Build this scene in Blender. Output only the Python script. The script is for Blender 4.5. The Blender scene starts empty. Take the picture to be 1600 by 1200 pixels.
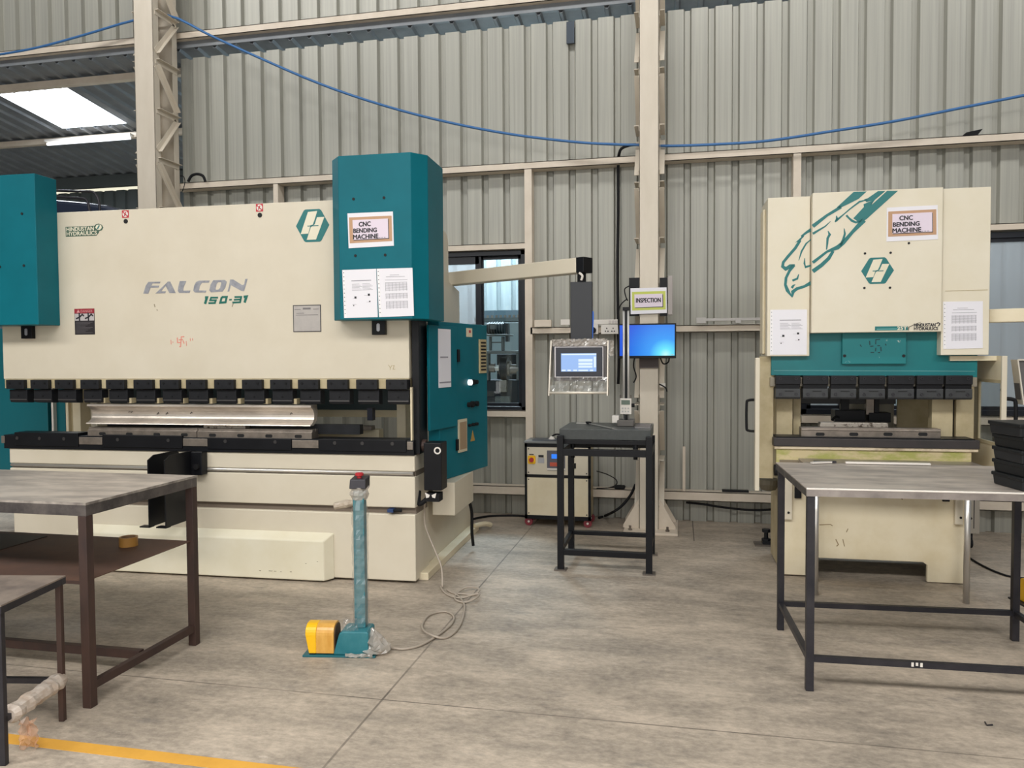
import bpy, bmesh, math, random
from mathutils import Vector, Matrix

random.seed(7)
SC = bpy.context.scene
COL = SC.collection

# ------------------------------------------------------------------ camera
EYE = 1.5
FPX, PITCH, YAW, ROLL = 1208.0, math.radians(2.07), math.radians(-12.27), math.radians(0.36)
_cp, _sp, _cy, _sy = math.cos(PITCH), math.sin(PITCH), math.cos(YAW), math.sin(YAW)
_f = Vector((_sy*_cp, _cy*_cp, -_sp)); _r = Vector((_cy, -_sy, 0)); _d = _f.cross(_r)
CR = _r*math.cos(ROLL) + _d*math.sin(ROLL)
CD = -_r*math.sin(ROLL) + _d*math.cos(ROLL)
cam_d = bpy.data.cameras.new('camera'); cam = bpy.data.objects.new('camera', cam_d); COL.objects.link(cam)
cam_d.sensor_fit = 'HORIZONTAL'; cam_d.sensor_width = 36.0; cam_d.lens = FPX/1600*36
cam_d.clip_start = 0.05; cam_d.clip_end = 100
m = Matrix((CR, -CD, -_f)).transposed().to_4x4(); m.translation = Vector((0, 0, EYE))
cam.matrix_world = m
SC.camera = cam

# ------------------------------------------------------------------ light and exposure
SC.view_settings.view_transform = 'Standard'; SC.view_settings.look = 'None'
SC.view_settings.exposure = 0.0; SC.view_settings.gamma = 1.0; SC.view_settings.use_curve_mapping = False
wd = bpy.data.worlds.new('daylight'); SC.world = wd; wd.use_nodes = True
wd.node_tree.nodes['Background'].inputs[0].default_value = (0.80, 0.90, 1.0, 1)
wd.node_tree.nodes['Background'].inputs[1].default_value = 0.10

def area(name, loc, sx, sy, power, color=(1, 1, 1), rot=(0, 0, 0)):
    l = bpy.data.lights.new(name, 'AREA'); l.shape = 'RECTANGLE'; l.size = sx; l.size_y = sy
    l.energy = power; l.color = color
    o = bpy.data.objects.new(name, l); COL.objects.link(o); o.location = loc; o.rotation_euler = rot
    return o
# the hall's wide open door behind the photographer, lamps over the aisle, added unseen fills facing the upper wall
area('hall_door_daylight', (-1.0, -3.2, 2.5), 9.0, 4.2, 190, (1.0, 0.985, 0.95), (math.radians(90), 0, 0))
for x in (-6.0, -1.5, 3.0):
    area('hall_lamp', (x, -.6, 5.0), 3.6, 1.6, 275, (1.0, 0.98, 0.94))
for x in (-5.5, 0.0, 5.5):
    area('upper_wall_fill', (x, 3.0, 7.2), 4.0, .8, 182, (1.0, 0.985, 0.955), (math.radians(92), 0, 0))
# daylight in the lean-to behind the wall
area('lean_to_skylight_lamp', (-2.4, 9.5, 4.20), 2.4, .8, 430, (0.76, 0.91, 1.0))
area('lean_to_skylight_lamp', (-7.27, 8.1, 4.40), .9, .95, 70, (0.86, 0.93, 1.0))
area('lean_to_skylight_lamp', (2.6, 8.9, 4.15), 2.2, 1.2, 110, (0.90, 0.95, 1.0))

# ------------------------------------------------------------------ pixel rays -> points on known planes
def ray(x, y): return CR*((x-800)/FPX) + CD*((y-600)/FPX) + _f
CAM = Vector((0, 0, EYE))
def FL(x, y, z=0.0):
    d = ray(x, y); return CAM + d*((z-EYE)/d.z)
def W(x, y, Y):
    d = ray(x, y); return CAM + d*(Y/d.y)
class Frame:
    """a machine's own axes: u along its front, d into depth, z up"""
    def __init__(s, x, y, deg):
        s.o = Vector((x, y, 0)); s.a = math.radians(deg)
        s.u = Vector((math.cos(s.a), math.sin(s.a), 0)); s.n = Vector((-math.sin(s.a), math.cos(s.a), 0))
    def at(s, x, y, d=0.0):
        r = ray(x, y); t = ((s.o-CAM).dot(s.n)+d)/r.dot(s.n); p = CAM+r*t
        return ((p-s.o).dot(s.u), d, p.z)
    def us(s, x, y, d=0.0): return s.at(x, y, d)[0]
    def zs(s, x, y, d=0.0): return s.at(x, y, d)[2]

# ------------------------------------------------------------------ materials
def lin(c):
    c = [v/255 for v in c]
    return tuple(v/12.92 if v <= .04045 else ((v+.055)/1.055)**2.4 for v in c)+(1,)
MATS = {}
def mat(name, rgb, rough=.5, metal=0.0, var=0.0, scale=4.0, rgb2=None, stretch=(1, 1, 1), bump=0.0, emit=None, estr=0.0, thr=(.35, .7), detail=6):
    if name in MATS: return MATS[name]
    M = bpy.data.materials.new(name); M.use_nodes = True; nt = M.node_tree; b = nt.nodes['Principled BSDF']
    b.inputs['Base Color'].default_value = lin(rgb); b.inputs['Roughness'].default_value = rough; b.inputs['Metallic'].default_value = metal
    if emit:
        b.inputs['Emission Color'].default_value = lin(emit); b.inputs['Emission Strength'].default_value = estr
    if rgb2:
        tc = nt.nodes.new('ShaderNodeTexCoord'); mp = nt.nodes.new('ShaderNodeMapping'); mp.inputs['Scale'].default_value = stretch
        nz = nt.nodes.new('ShaderNodeTexNoise'); nz.inputs['Scale'].default_value = scale; nz.inputs['Detail'].default_value = detail; nz.inputs['Roughness'].default_value = .62
        rp = nt.nodes.new('ShaderNodeValToRGB'); rp.color_ramp.elements[0].position = thr[0]; rp.color_ramp.elements[1].position = thr[1]
        rp.color_ramp.elements[0].color = lin(rgb); rp.color_ramp.elements[1].color = lin(rgb2)
        nt.links.new(tc.outputs['Object'], mp.inputs[0]); nt.links.new(mp.outputs[0], nz.inputs['Vector'])
        nt.links.new(nz.outputs['Fac'], rp.inputs[0]); nt.links.new(rp.outputs[0], b.inputs['Base Color'])
        if var:
            mr = nt.nodes.new('ShaderNodeMapRange'); mr.inputs['To Min'].default_value = max(0, rough-var); mr.inputs['To Max'].default_value = rough+var
            nt.links.new(nz.outputs['Fac'], mr.inputs[0]); nt.links.new(mr.outputs[0], b.inputs['Roughness'])
        if bump:
            bp = nt.nodes.new('ShaderNodeBump'); bp.inputs['Strength'].default_value = bump; bp.inputs['Distance'].default_value = .01
            nt.links.new(nz.outputs['Fac'], bp.inputs['Height']); nt.links.new(bp.outputs[0], b.inputs['Normal'])
    MATS[name] = M
    return M
def clear_mat(name, tint, gloss, rough=.08, body=None, bodyfac=0.0):
    M = bpy.data.materials.new(name); M.use_nodes = True; nt = M.node_tree
    for n in list(nt.nodes): nt.nodes.remove(n)
    out = nt.nodes.new('ShaderNodeOutputMaterial'); tr = nt.nodes.new('ShaderNodeBsdfTransparent'); tr.inputs[0].default_value = tint
    gl = nt.nodes.new('ShaderNodeBsdfGlossy'); gl.inputs['Roughness'].default_value = rough
    mx = nt.nodes.new('ShaderNodeMixShader'); mx.inputs[0].default_value = gloss
    nt.links.new(tr.outputs[0], mx.inputs[1]); nt.links.new(gl.outputs[0], mx.inputs[2])
    last = mx
    if body:
        df = nt.nodes.new('ShaderNodeBsdfDiffuse'); df.inputs[0].default_value = lin(body)
        m2 = nt.nodes.new('ShaderNodeMixShader'); m2.inputs[0].default_value = bodyfac
        nt.links.new(mx.outputs[0], m2.inputs[1]); nt.links.new(df.outputs[0], m2.inputs[2]); last = m2
    nt.links.new(last.outputs[0], out.inputs[0]); MATS[name] = M
    return M

cream = mat('cream_paint', (218, 209, 190), .42, rgb2=(209, 199, 178), scale=2.2, thr=(.3, .75))
cover_cream = mat('cover_cream_paint', (227, 219, 200), .42, rgb2=(217, 207, 182), scale=2.2, thr=(.35, .8))
cream_worn = mat('worn_cream_paint', (230, 218, 190), .5, rgb2=(214, 198, 162), scale=3.5, thr=(.42, .8))
cream_pale = mat('pale_cream_paint', (232, 226, 205), .42, rgb2=(224, 216, 190), scale=3)
cream_dirty_shaded = mat('grimy_shaded_cream', (196, 182, 148), .55, rgb2=(168, 152, 116), scale=5, thr=(.35, .7))  # darker cream for grimy parts, also painted shade on recessed ones
cream_oil = mat('oil_stained_cream', (206, 190, 148), .5, rgb2=(170, 170, 96), scale=7, stretch=(1, 1, 2.5), thr=(.42, .6))
teal = mat('teal_paint', (4, 106, 120), .48, rgb2=(2, 99, 112), scale=3)
teal.node_tree.nodes['Principled BSDF'].inputs['Specular IOR Level'].default_value = .22
teal_worn = mat('chipped_teal_paint', (14, 118, 122), .45, rgb2=(190, 200, 190), scale=26, thr=(.66, .70))
teal_vinyl = mat('teal_vinyl', (20, 112, 112), .4)
teal_grey = mat('wrapped_teal_paint', (44, 108, 118), .3, rgb2=(72, 132, 142), scale=14, stretch=(1, 1, 3))
black = mat('black_oxide_steel', (24, 25, 28), .5, rgb2=(36, 37, 41), scale=9)
black_paint = mat('black_paint', (15, 16, 20), .42, rgb2=(21, 22, 26), scale=6)
black_satin = mat('black_plastic', (40, 42, 47), .45)
rubber = mat('black_rubber', (24, 24, 26), .7)
grey_steel = mat('bare_steel', (150, 142, 134), .38, .75, rgb2=(110, 102, 96), scale=8, var=.1)
tool_steel = mat('polished_tool_steel', (226, 216, 204), .34, .6, rgb2=(166, 156, 146), scale=5, var=.1, stretch=(.5, 1, 1))
die_steel = mat('ground_die_steel', (150, 140, 130), .42, .7, rgb2=(120, 112, 104), scale=14)
speckle = mat('pitted_steel', (176, 168, 158), .45, .6, rgb2=(70, 58, 46), scale=34, thr=(.52, .62))
chrome = mat('bright_tube_steel', (212, 208, 202), .3, .7)
table_steel = mat('worn_table_steel', (204, 192, 180), .42, .2, rgb2=(152, 143, 136), scale=3.2, var=.1, stretch=(1, 2.6, 1), thr=(.36, .66))
table_edge = mat('table_edge_steel', (120, 114, 112), .38, .6, rgb2=(66, 64, 66), scale=7, var=.1)
table_edge_bright = mat('bright_edge_steel', (176, 168, 164), .34, .7, rgb2=(134, 128, 126), scale=7)
leg_dark = mat('dark_leg_steel', (62, 60, 64), .42, .4, rgb2=(44, 44, 50), scale=6)
leg_rust = mat('rusting_brown_steel', (82, 60, 52), .55, .25, rgb2=(60, 48, 46), scale=6, stretch=(1, 1, .4))
rust_sheet = mat('rusty_brown_sheet', (104, 76, 62), .6, .1, rgb2=(76, 60, 54), scale=2.5)
girt_paint = mat('primer_grey_steel', (224, 211, 194), .5, rgb2=(210, 196, 178), scale=5)
column_paint = mat('column_primer', (218, 208, 192), .5, rgb2=(204, 193, 176), scale=4, stretch=(1, 1, .3))
clad = mat('galvanised_cladding', (172, 171, 161), .42, .12, rgb2=(154, 153, 145), scale=5, stretch=(9, 1, .12))
deck = mat('blue_grey_roof_deck', (136, 140, 144), .5, .1, rgb2=(118, 122, 128), scale=4)
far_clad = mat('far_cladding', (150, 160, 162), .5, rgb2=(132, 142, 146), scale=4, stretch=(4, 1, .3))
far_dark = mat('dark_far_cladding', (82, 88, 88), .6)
win_frame = mat('black_window_frame', (20, 24, 34), .4)
glass = clear_mat('window_glass', (.93, .96, .97, 1), .05, .03)
glass_haze = clear_mat('grey_reflection_glass', (.92, .94, .96, 1), .10, .05, (205, 210, 214), .35)  # pale diffuse body stands in for grey reflections on the panes
film = clear_mat('plastic_film', (.96, .96, .96, 1), .13, .16, (225, 225, 222), .06)
film_dense = clear_mat('crumpled_plastic', (.97, .95, .93, 1), .25, .2, (214, 206, 196), .42)
paper = mat('white_paper', (232, 230, 236), .5)
paper_sleeve = mat('plastic_sleeve', (238, 236, 238), .3)
paper_pink = mat('lilac_paper', (226, 212, 226), .5)
kraft = mat('tan_border', (190, 150, 116), .55)
lime = mat('yellow_green_border', (196, 204, 96), .5)
ink = mat('black_ink', (28, 26, 34), .5)
ink_grey = mat('grey_ink', (150, 148, 156), .5)
white_p = mat('white_plastic', (226, 220, 212), .4)
red = mat('red_plastic', (176, 40, 48), .4)
red_sticker = mat('red_sticker', (190, 48, 60), .4)
red_faint = mat('faded_red_powder', (222, 148, 132), .7)
mark_dark = mat('faded_dark_mark', (20, 62, 66), .6)
yellow = mat('yellow_cover', (246, 190, 20), .38)
yellow_wrap = mat('wrapped_yellow_cover', (226, 176, 92), .28, rgb2=(206, 150, 64), scale=20, stretch=(1, 1, .4))
tape_y = mat('yellow_floor_tape', (224, 168, 70), .55, rgb2=(208, 154, 62), scale=6)
blue_cord = mat('blue_cable_sheath', (62, 112, 168), .45)
grey_cord = mat('grey_cable_sheath', (168, 156, 142), .5)
tape_roll = mat('brown_packing_tape', (176, 128, 62), .35)
granite = mat('dark_granite', (62, 66, 66), .32, rgb2=(54, 58, 58), scale=40)
silver_label = mat('silver_label', (176, 176, 182), .35, .4)
silver_vinyl = mat('silver_vinyl', (150, 152, 160), .35, .35, rgb2=(176, 176, 182), scale=30)
brown_slot = mat('brown_slot_steel', (112, 100, 88), .55)
vent_m = mat('beige_vent', (196, 178, 136), .5)
dark_void = mat('dark_grille', (16, 16, 18), .7)
concrete_d = mat('grouted_concrete', (122, 112, 102), .7, rgb2=(100, 90, 82), scale=12)
lamp_on = mat('lit_panel', (255, 255, 255), .5, emit=(238, 246, 255), estr=6.0)
lamp_tube = mat('lit_tube', (255, 255, 255), .5, emit=(245, 250, 255), estr=1.6)
lamp_white = mat('white_indicator', (255, 255, 255), .4, emit=(255, 255, 255), estr=1.2)
scr_blue = mat('panel_screen', (30, 30, 40), .3, emit=(150, 186, 240), estr=1.0)
scr_white = mat('panel_screen_field', (30, 30, 40), .3, emit=(222, 240, 250), estr=1.0)
lcd_blue = mat('small_blue_lcd', (10, 10, 30), .3, emit=(40, 130, 255), estr=1.0)
lcd_green = mat('green_lcd', (96, 112, 100), .3)
orange_red = mat('orange_red_keys', (196, 84, 62), .45)
dull_blue = mat('blue_grey_machine_paint', (22, 26, 36), .5, rgb2=(14, 17, 24), scale=5)
cast_iron = mat('oily_cast_iron', (40, 43, 48), .35, .5, rgb2=(24, 27, 32), scale=10)
crate_black = mat('black_crate_plastic', (24, 26, 28), .5)
crate_black2 = mat('dark_grey_crate_plastic', (34, 36, 39), .5)
gap_light = mat('daylight_gap', (255, 255, 255), .5, emit=(238, 232, 205), estr=1.0)

def floor_material():
    M = bpy.data.materials.new('worn_concrete_floor'); M.use_nodes = True; nt = M.node_tree; b = nt.nodes['Principled BSDF']
    N, L = nt.nodes.new, nt.links.new
    tc = N('ShaderNodeTexCoord')
    def noise(scale, st=(1, 1, 1), detail=8, rough=.65):
        mp = N('ShaderNodeMapping'); mp.inputs['Scale'].default_value = st; L(tc.outputs['Object'], mp.inputs[0])
        n = N('ShaderNodeTexNoise'); n.inputs['Scale'].default_value = scale; n.inputs['Detail'].default_value = detail; n.inputs['Roughness'].default_value = rough
        L(mp.outputs[0], n.inputs['Vector']); return n.outputs['Fac']
    def ramp(fac, stops):
        r = N('ShaderNodeValToRGB'); e = r.color_ramp.elements
        e[0].position, e[0].color = stops[0][0], lin(stops[0][1]); e[1].position, e[1].color = stops[-1][0], lin(stops[-1][1])
        for p, c in stops[1:-1]:
            q = e.new(p); q.color = lin(c)
        L(fac, r.inputs[0]); return r.outputs[0]
    def mix(fac, a, c, mode='MIX'):
        x = N('ShaderNodeMixRGB'); x.blend_type = mode
        if hasattr(fac, 'links') or not isinstance(fac, (int, float)): L(fac, x.inputs[0])
        else: x.inputs[0].default_value = fac
        L(a, x.inputs[1]); L(c, x.inputs[2]); return x.outputs[0]
    base = ramp(noise(1.1), [(.3, (124, 115, 105)), (.5, (160, 148, 133)), (.68, (200, 184, 165))])
    streak = ramp(noise(2.6, (.8, 1.9, 1), 9, .7), [(.32, (100, 95, 89)), (.47, (162, 150, 135)), (.63, (222, 205, 185))])
    c = mix(.55, base, streak)
    fine = ramp(noise(22, (1, 1.6, 1), 10, .75), [(.34, (96, 90, 84)), (.52, (178, 165, 149)), (.70, (230, 215, 196))])
    c = mix(.34, c, fine)
    # scuffed dark patches and pale scrapes
    sc = N('ShaderNodeMapRange'); sc.inputs['From Min'].default_value = .60; sc.inputs['From Max'].default_value = .72; sc.inputs['To Max'].default_value = .55
    L(noise(3.1, (.8, 1.8, 1), 9, .7), sc.inputs[0])
    dk = N('ShaderNodeRGB'); dk.outputs[0].default_value = lin((104, 104, 104)); c = mix(sc.outputs[0], c, dk.outputs[0])
    sp = N('ShaderNodeMapRange'); sp.inputs['From Min'].default_value = .63; sp.inputs['From Max'].default_value = .70; sp.inputs['To Max'].default_value = .5
    L(noise(4.6, (1.2, 3.5, 1), 9, .75), sp.inputs[0])
    pl = N('ShaderNodeRGB'); pl.outputs[0].default_value = lin((226, 216, 204)); c = mix(sp.outputs[0], c, pl.outputs[0])
    # sawn joints
    sx = N('ShaderNodeSeparateXYZ'); L(tc.outputs['Object'], sx.inputs[0])
    def joint(sock, pos, w):
        a = N('ShaderNodeMath'); a.operation = 'SUBTRACT'; L(sock, a.inputs[0]); a.inputs[1].default_value = pos
        q = N('ShaderNodeMath'); q.operation = 'ABSOLUTE'; L(a.outputs[0], q.inputs[0])
        g = N('ShaderNodeMath'); g.operation = 'LESS_THAN'; L(q.outputs[0], g.inputs[0]); g.inputs[1].default_value = w
        return g.outputs[0]
    jd = N('ShaderNodeRGB'); jd.outputs[0].default_value = lin((92, 84, 76))
    gt = N('ShaderNodeMath'); gt.operation = 'GREATER_THAN'; L(sx.outputs[1], gt.inputs[0]); gt.inputs[1].default_value = 6.35
    wear = N('ShaderNodeMapRange'); wear.inputs['From Min'].default_value = .36; wear.inputs['From Max'].default_value = .56; wear.inputs['To Min'].default_value = .95; wear.inputs['To Max'].default_value = .5
    L(noise(1.7), wear.inputs[0])
    for s, p, w, gate in ((sx.outputs[0], JX, .005, wear.outputs[0]), (sx.outputs[0], JX2, .004, gt.outputs[0]), (sx.outputs[1], JY, .004, wear.outputs[0])):
        h = N('ShaderNodeMath'); h.operation = 'MULTIPLY'; L(joint(s, p, w), h.inputs[0]); L(gate, h.inputs[1])
        c = mix(h.outputs[0], c, jd.outputs[0])
    L(c, b.inputs['Base Color'])
    rr = N('ShaderNodeMapRange'); rr.inputs['To Min'].default_value = .42; rr.inputs['To Max'].default_value = .72
    L(noise(3), rr.inputs[0]); L(rr.outputs[0], b.inputs['Roughness'])
    bp = N('ShaderNodeBump'); bp.inputs['Strength'].default_value = .12; bp.inputs['Distance'].default_value = .01
    L(noise(14), bp.inputs['Height']); L(bp.outputs[0], b.inputs['Normal'])
    return M
JX, JX2, JY = FL(600, 1090).x, FL(1083, 826).x, FL(800, 1112).y

for m_, v_ in ((black, .25), (black_paint, .25), (crate_black, .3), (crate_black2, .3), (rubber, .25), (leg_dark, .3)):
    m_.node_tree.nodes['Principled BSDF'].inputs['Specular IOR Level'].default_value = v_

# ------------------------------------------------------------------ mesh building
class MB:
    def __init__(s): s.bm = bmesh.new()
    def box(s, x0, x1, y0, y1, z0, z1):
        v = [s.bm.verts.new((x, y, z)) for x in (x0, x1) for y in (y0, y1) for z in (z0, z1)]
        for f in ((0, 1, 3, 2), (4, 6, 7, 5), (0, 4, 5, 1), (2, 3, 7, 6), (0, 2, 6, 4), (1, 5, 7, 3)):
            s.bm.faces.new([v[i] for i in f])
        return s
    def loops(s, A, B, cap=True):
        va = [s.bm.verts.new(p) for p in A]; vb = [s.bm.verts.new(p) for p in B]; n = len(A)
        for i in range(n): s.bm.faces.new((va[i], va[(i+1) % n], vb[(i+1) % n], vb[i]))
        if cap: s.bm.faces.new(va[::-1]); s.bm.faces.new(vb)
        return s
    def prism(s, poly, ax, a, b):
        f = {'x': lambda p, t: (t, p[0], p[1]), 'y': lambda p, t: (p[0], t, p[1]), 'z': lambda p, t: (p[0], p[1], t)}[ax]
        return s.loops([f(p, a) for p in poly], [f(p, b) for p in poly])
    def cyl(s, p0, p1, r, n=16, r1=None):
        p0, p1 = Vector(p0), Vector(p1); d = (p1-p0).normalized(); r1 = r if r1 is None else r1
        a = d.orthogonal().normalized(); b = d.cross(a)
        C = [(math.cos(2*math.pi*i/n), math.sin(2*math.pi*i/n)) for i in range(n)]
        return s.loops([p0+(a*c+b*q)*r for c, q in C], [p1+(a*c+b*q)*r1 for c, q in C])
    def ring(s, p0, p1, ro, ri, n=32):
        p0, p1 = Vector(p0), Vector(p1); d = (p1-p0).normalized(); a = d.orthogonal().normalized(); b = d.cross(a)
        def cir(p, r): return [s.bm.verts.new(p+(a*math.cos(2*math.pi*i/n)+b*math.sin(2*math.pi*i/n))*r) for i in range(n)]
        o0, o1, i0, i1 = cir(p0, ro), cir(p1, ro), cir(p0, ri), cir(p1, ri)
        for i in range(n):
            j = (i+1) % n
            for q in ((o0[i], o0[j], o1[j], o1[i]), (i0[j], i0[i], i1[i], i1[j]), (o0[j], o0[i], i0[i], i0[j]), (o1[i], o1[j], i1[j], i1[i])): s.bm.faces.new(q)
        return s
    def bar(s, p0, p1, w, h, up=(0, 0, 1)):
        p0, p1 = Vector(p0), Vector(p1); d = (p1-p0).normalized(); up = Vector(up)
        side = d.cross(up).normalized(); up = side.cross(d).normalized()
        q = [(-w/2, -h/2), (w/2, -h/2), (w/2, h/2), (-w/2, h/2)]
        return s.loops([p0+side*a+up*b for a, b in q], [p1+side*a+up*b for a, b in q])
    def tube(s, pts, r, n=8, sub=8, smooth=True):
        P = [Vector(p) for p in pts]
        if smooth and len(P) > 2:
            Q = []
            for i in range(len(P)-1):
                a, b, c, d = P[max(i-1, 0)], P[i], P[i+1], P[min(i+2, len(P)-1)]
                for k in range(sub):
                    t = k/sub
                    Q.append(.5*((2*b)+(c-a)*t+(2*a-5*b+4*c-d)*t*t+(3*b-a-3*c+d)*t**3))
            Q.append(P[-1]); P = Q
        rings = []; up = Vector((0, 0, 1))
        prev = None
        for i, p in enumerate(P):
            d = (P[min(i+1, len(P)-1)]-P[max(i-1, 0)])
            if d.length < 1e-9: d = Vector((1, 0, 0))
            d.normalize()
            a = prev-d*prev.dot(d) if prev is not None else d.orthogonal()
            if a.length < 1e-6: a = d.orthogonal()
            a.normalize(); prev = a; b = d.cross(a)
            rings.append([s.bm.verts.new(p+(a*math.cos(2*math.pi*k/n)+b*math.sin(2*math.pi*k/n))*r) for k in range(n)])
        for A, B in zip(rings, rings[1:]):
            for k in range(n): s.bm.faces.new((A[k], A[(k+1) % n], B[(k+1) % n], B[k]))
        s.bm.faces.new(rings[0][::-1]); s.bm.faces.new(rings[-1])
        return s
    def lathe(s, c, prof, n=24):
        rings = [[s.bm.verts.new((c[0]+r*math.cos(2*math.pi*k/n), c[1]+r*math.sin(2*math.pi*k/n), c[2]+z)) for k in range(n)] for r, z in prof]
        for A, B in zip(rings, rings[1:]):
            for k in range(n): s.bm.faces.new((A[k], A[(k+1) % n], B[(k+1) % n], B[k]))
        s.bm.faces.new(rings[0][::-1]); s.bm.faces.new(rings[-1])
        return s
    def build(s, name, material, parent=None, bev=0.0, seg=2, smooth=False, kind=None):
        bmesh.ops.recalc_face_normals(s.bm, faces=s.bm.faces)
        me = bpy.data.meshes.new(name); s.bm.to_mesh(me); s.bm.free()
        me.materials.append(material)
        if smooth:
            for p in me.polygons: p.use_smooth = True
        o = bpy.data.objects.new(name, me); COL.objects.link(o)
        if parent: o.parent = parent
        if bev:
            b = o.modifiers.new('bevel', 'BEVEL'); b.width = bev; b.segments = seg; b.limit_method = 'ANGLE'; b.angle_limit = math.radians(35)
        if kind: o['kind'] = kind
        return o
def tag(o, label, cat, group=None, kind=None):
    o['label'] = label; o['category'] = cat
    if group: o['group'] = group
    if kind: o['kind'] = kind
    return o
def thing(name, label, cat, loc=(0, 0, 0), rz=0.0, group=None):
    o = bpy.data.objects.new(name, None); COL.objects.link(o); o.location = loc; o.rotation_euler = (0, 0, rz)
    o.empty_display_size = .1
    return tag(o, label, cat, group)
def struct(o): o['kind'] = 'structure'; return o
def dup(root, loc, rz, label, group=None):
    r = root.copy(); COL.objects.link(r); r.location = loc; r.rotation_euler = (0, 0, rz); r['label'] = label
    if group: r['group'] = group
    for ch in list(root.children):
        c = ch.copy(); COL.objects.link(c); c.parent = r
        for g in ch.children:
            d = g.copy(); COL.objects.link(d); d.parent = c
    return r
def stroke_poly(pts, w0, w1=None):
    """outline of a brush stroke along pts, width w0 tapering to w1"""
    w1 = w0 if w1 is None else w1
    P = [Vector((p[0], p[1])) for p in pts]; L, R = [], []
    for i, p in enumerate(P):
        d = (P[min(i+1, len(P)-1)]-P[max(i-1, 0)]).normalized(); n = Vector((-d.y, d.x)); t = i/(len(P)-1); w = (w0+(w1-w0)*t)/2
        L.append(p+n*w); R.append(p-n*w)
    return [tuple(p) for p in L+R[::-1]]
def flat(mb, polys, d, t=.0015):
    """polys in (u,z) lying on the plane d, facing the front, t thick"""
    for p in polys: mb.prism(p, 'y', d-t, d)
    return mb
def strip(mb, pts, w, d, t=.0015):
    """ribbon along (u,z) points as a row of quads"""
    P = [Vector((p[0], p[1])) for p in pts]; w = w if isinstance(w, (list, tuple)) else [w]*len(P)
    E_ = []
    for i, p in enumerate(P):
        a = (P[i]-P[max(i-1, 0)]); b = (P[min(i+1, len(P)-1)]-P[i])
        a = a.normalized() if a.length else b.normalized(); b = b.normalized() if b.length else a
        k = (a+b); k = k.normalized() if k.length > 1e-6 else a
        n = Vector((-k.y, k.x)); c = max(.45, n.dot(Vector((-b.y, b.x)))); E_.append((p+n*(w[i]/2/c), p-n*(w[i]/2/c)))
    for (a, b), (c, e) in zip(E_, E_[1:]):
        mb.prism([tuple(a), tuple(c), tuple(e), tuple(b)], 'y', d-t, d)
    return mb
def text(name, s, rect, d, material, parent=None, shear=0.0, bold=0.0, t=.0012, heavy=0.0):
    """lettering fitted to rect=(u0,z0,u1,z1) on the plane d"""
    cu = bpy.data.curves.new(name, 'FONT'); cu.body = s; cu.shear = shear; cu.offset = bold; cu.fill_mode = 'BOTH'; cu.resolution_u = 3
    o = bpy.data.objects.new(name, cu); COL.objects.link(o)
    dg = bpy.context.evaluated_depsgraph_get(); me = bpy.data.meshes.new_from_object(o.evaluated_get(dg))
    bpy.data.objects.remove(o); bpy.data.curves.remove(cu)
    xs = [v.co.x for v in me.vertices]; ys = [v.co.y for v in me.vertices]
    x0, x1, y0, y1 = min(xs), max(xs), min(ys), max(ys); u0, z0, u1, z1 = rect
    for v in me.vertices:
        v.co = (u0+(v.co.x-x0)/(x1-x0)*(u1-u0), d-t, z0+(v.co.y-y0)/(y1-y0)*(z1-z0))
    if heavy:
        bm = bmesh.new(); bm.from_mesh(me); geo = list(bm.verts)+list(bm.edges)+list(bm.faces)
        for k, (a, b) in enumerate(((heavy, 0), (-heavy, 0), (0, heavy*.7), (0, -heavy*.7))):
            g = bmesh.ops.duplicate(bm, geom=geo)['geom']
            for v in g:
                if isinstance(v, bmesh.types.BMVert): v.co += Vector((a, -.00012*(k+1), b))
        bm.to_mesh(me); bm.free()
    me.materials.clear(); me.materials.append(material)
    o = bpy.data.objects.new(name, me); COL.objects.link(o)
    if parent: o.parent = parent
    return o
def rrect(u0, u1, z0, z1, r, n=4):
    P = []
    for cx, cz, a in ((u1-r, z1-r, 0), (u0+r, z1-r, 90), (u0+r, z0+r, 180), (u1-r, z0+r, 270)):
        for k in range(n+1):
            q = math.radians(a+90*k/n); P.append((cx+r*math.cos(q), cz+r*math.sin(q)))
    return P

# ================================================================== SETTING
XR, XL, XB = 4.6, -10.5, -5.0          # wall right end, far left, left end of the lower cladding
fm = MB().box(XL, XR, -3.0, 10.4, -.12, 0).build('floor', floor_material()); struct(fm)

PITCH_C = .2065; PH = .095
def profile(x0, x1, pan, groove):
    pts = []; k = math.floor((x0-PH)/PITCH_C)-1
    while PH+k*PITCH_C < x1:
        s = PH+k*PITCH_C
        for dx, h in ((0, 0), (.138, 0), (.150, 1), (.1935, 1)):
            x = s+dx
            if x0 < x < x1: pts.append((x, pan+(groove-pan)*h))
        k += 1
    return [(x0, pts[0][1])]+pts+[(x1, pts[-1][1])]
def sheet(mb, x0, x1, z0, z1, Y, depth=.042, th=.003):
    P = profile(x0, x1, Y, Y+depth)
    poly = P+[(x, y+th) for x, y in P[::-1]]
    # one quad strip per facet keeps the sheet clean
    for (a, b), (c, d) in zip(P, P[1:]):
        mb.prism([(a, b), (c, d), (c, d+th), (a, b+th)], 'z', z0, z1)
WY = 7.13
w1x = (-2.36, -1.395); w2x = (1.02, 3.0); wz = (.955, 2.485)
mb = MB()
sheet(mb, XB, XR, 0, wz[0], WY)
for a, b in ((XB, w1x[0]), (w1x[1], w2x[0]), (w2x[1], XR)): sheet(mb, a, b, wz[0], wz[1], WY)
sheet(mb, XB, XR, wz[1], 4.56, WY)
struct(mb.build('wall_back', clad))
mb = MB(); sheet(mb, XL, XR, 4.72, 6.6, WY)
struct(mb.build('wall_upper', clad))

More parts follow.
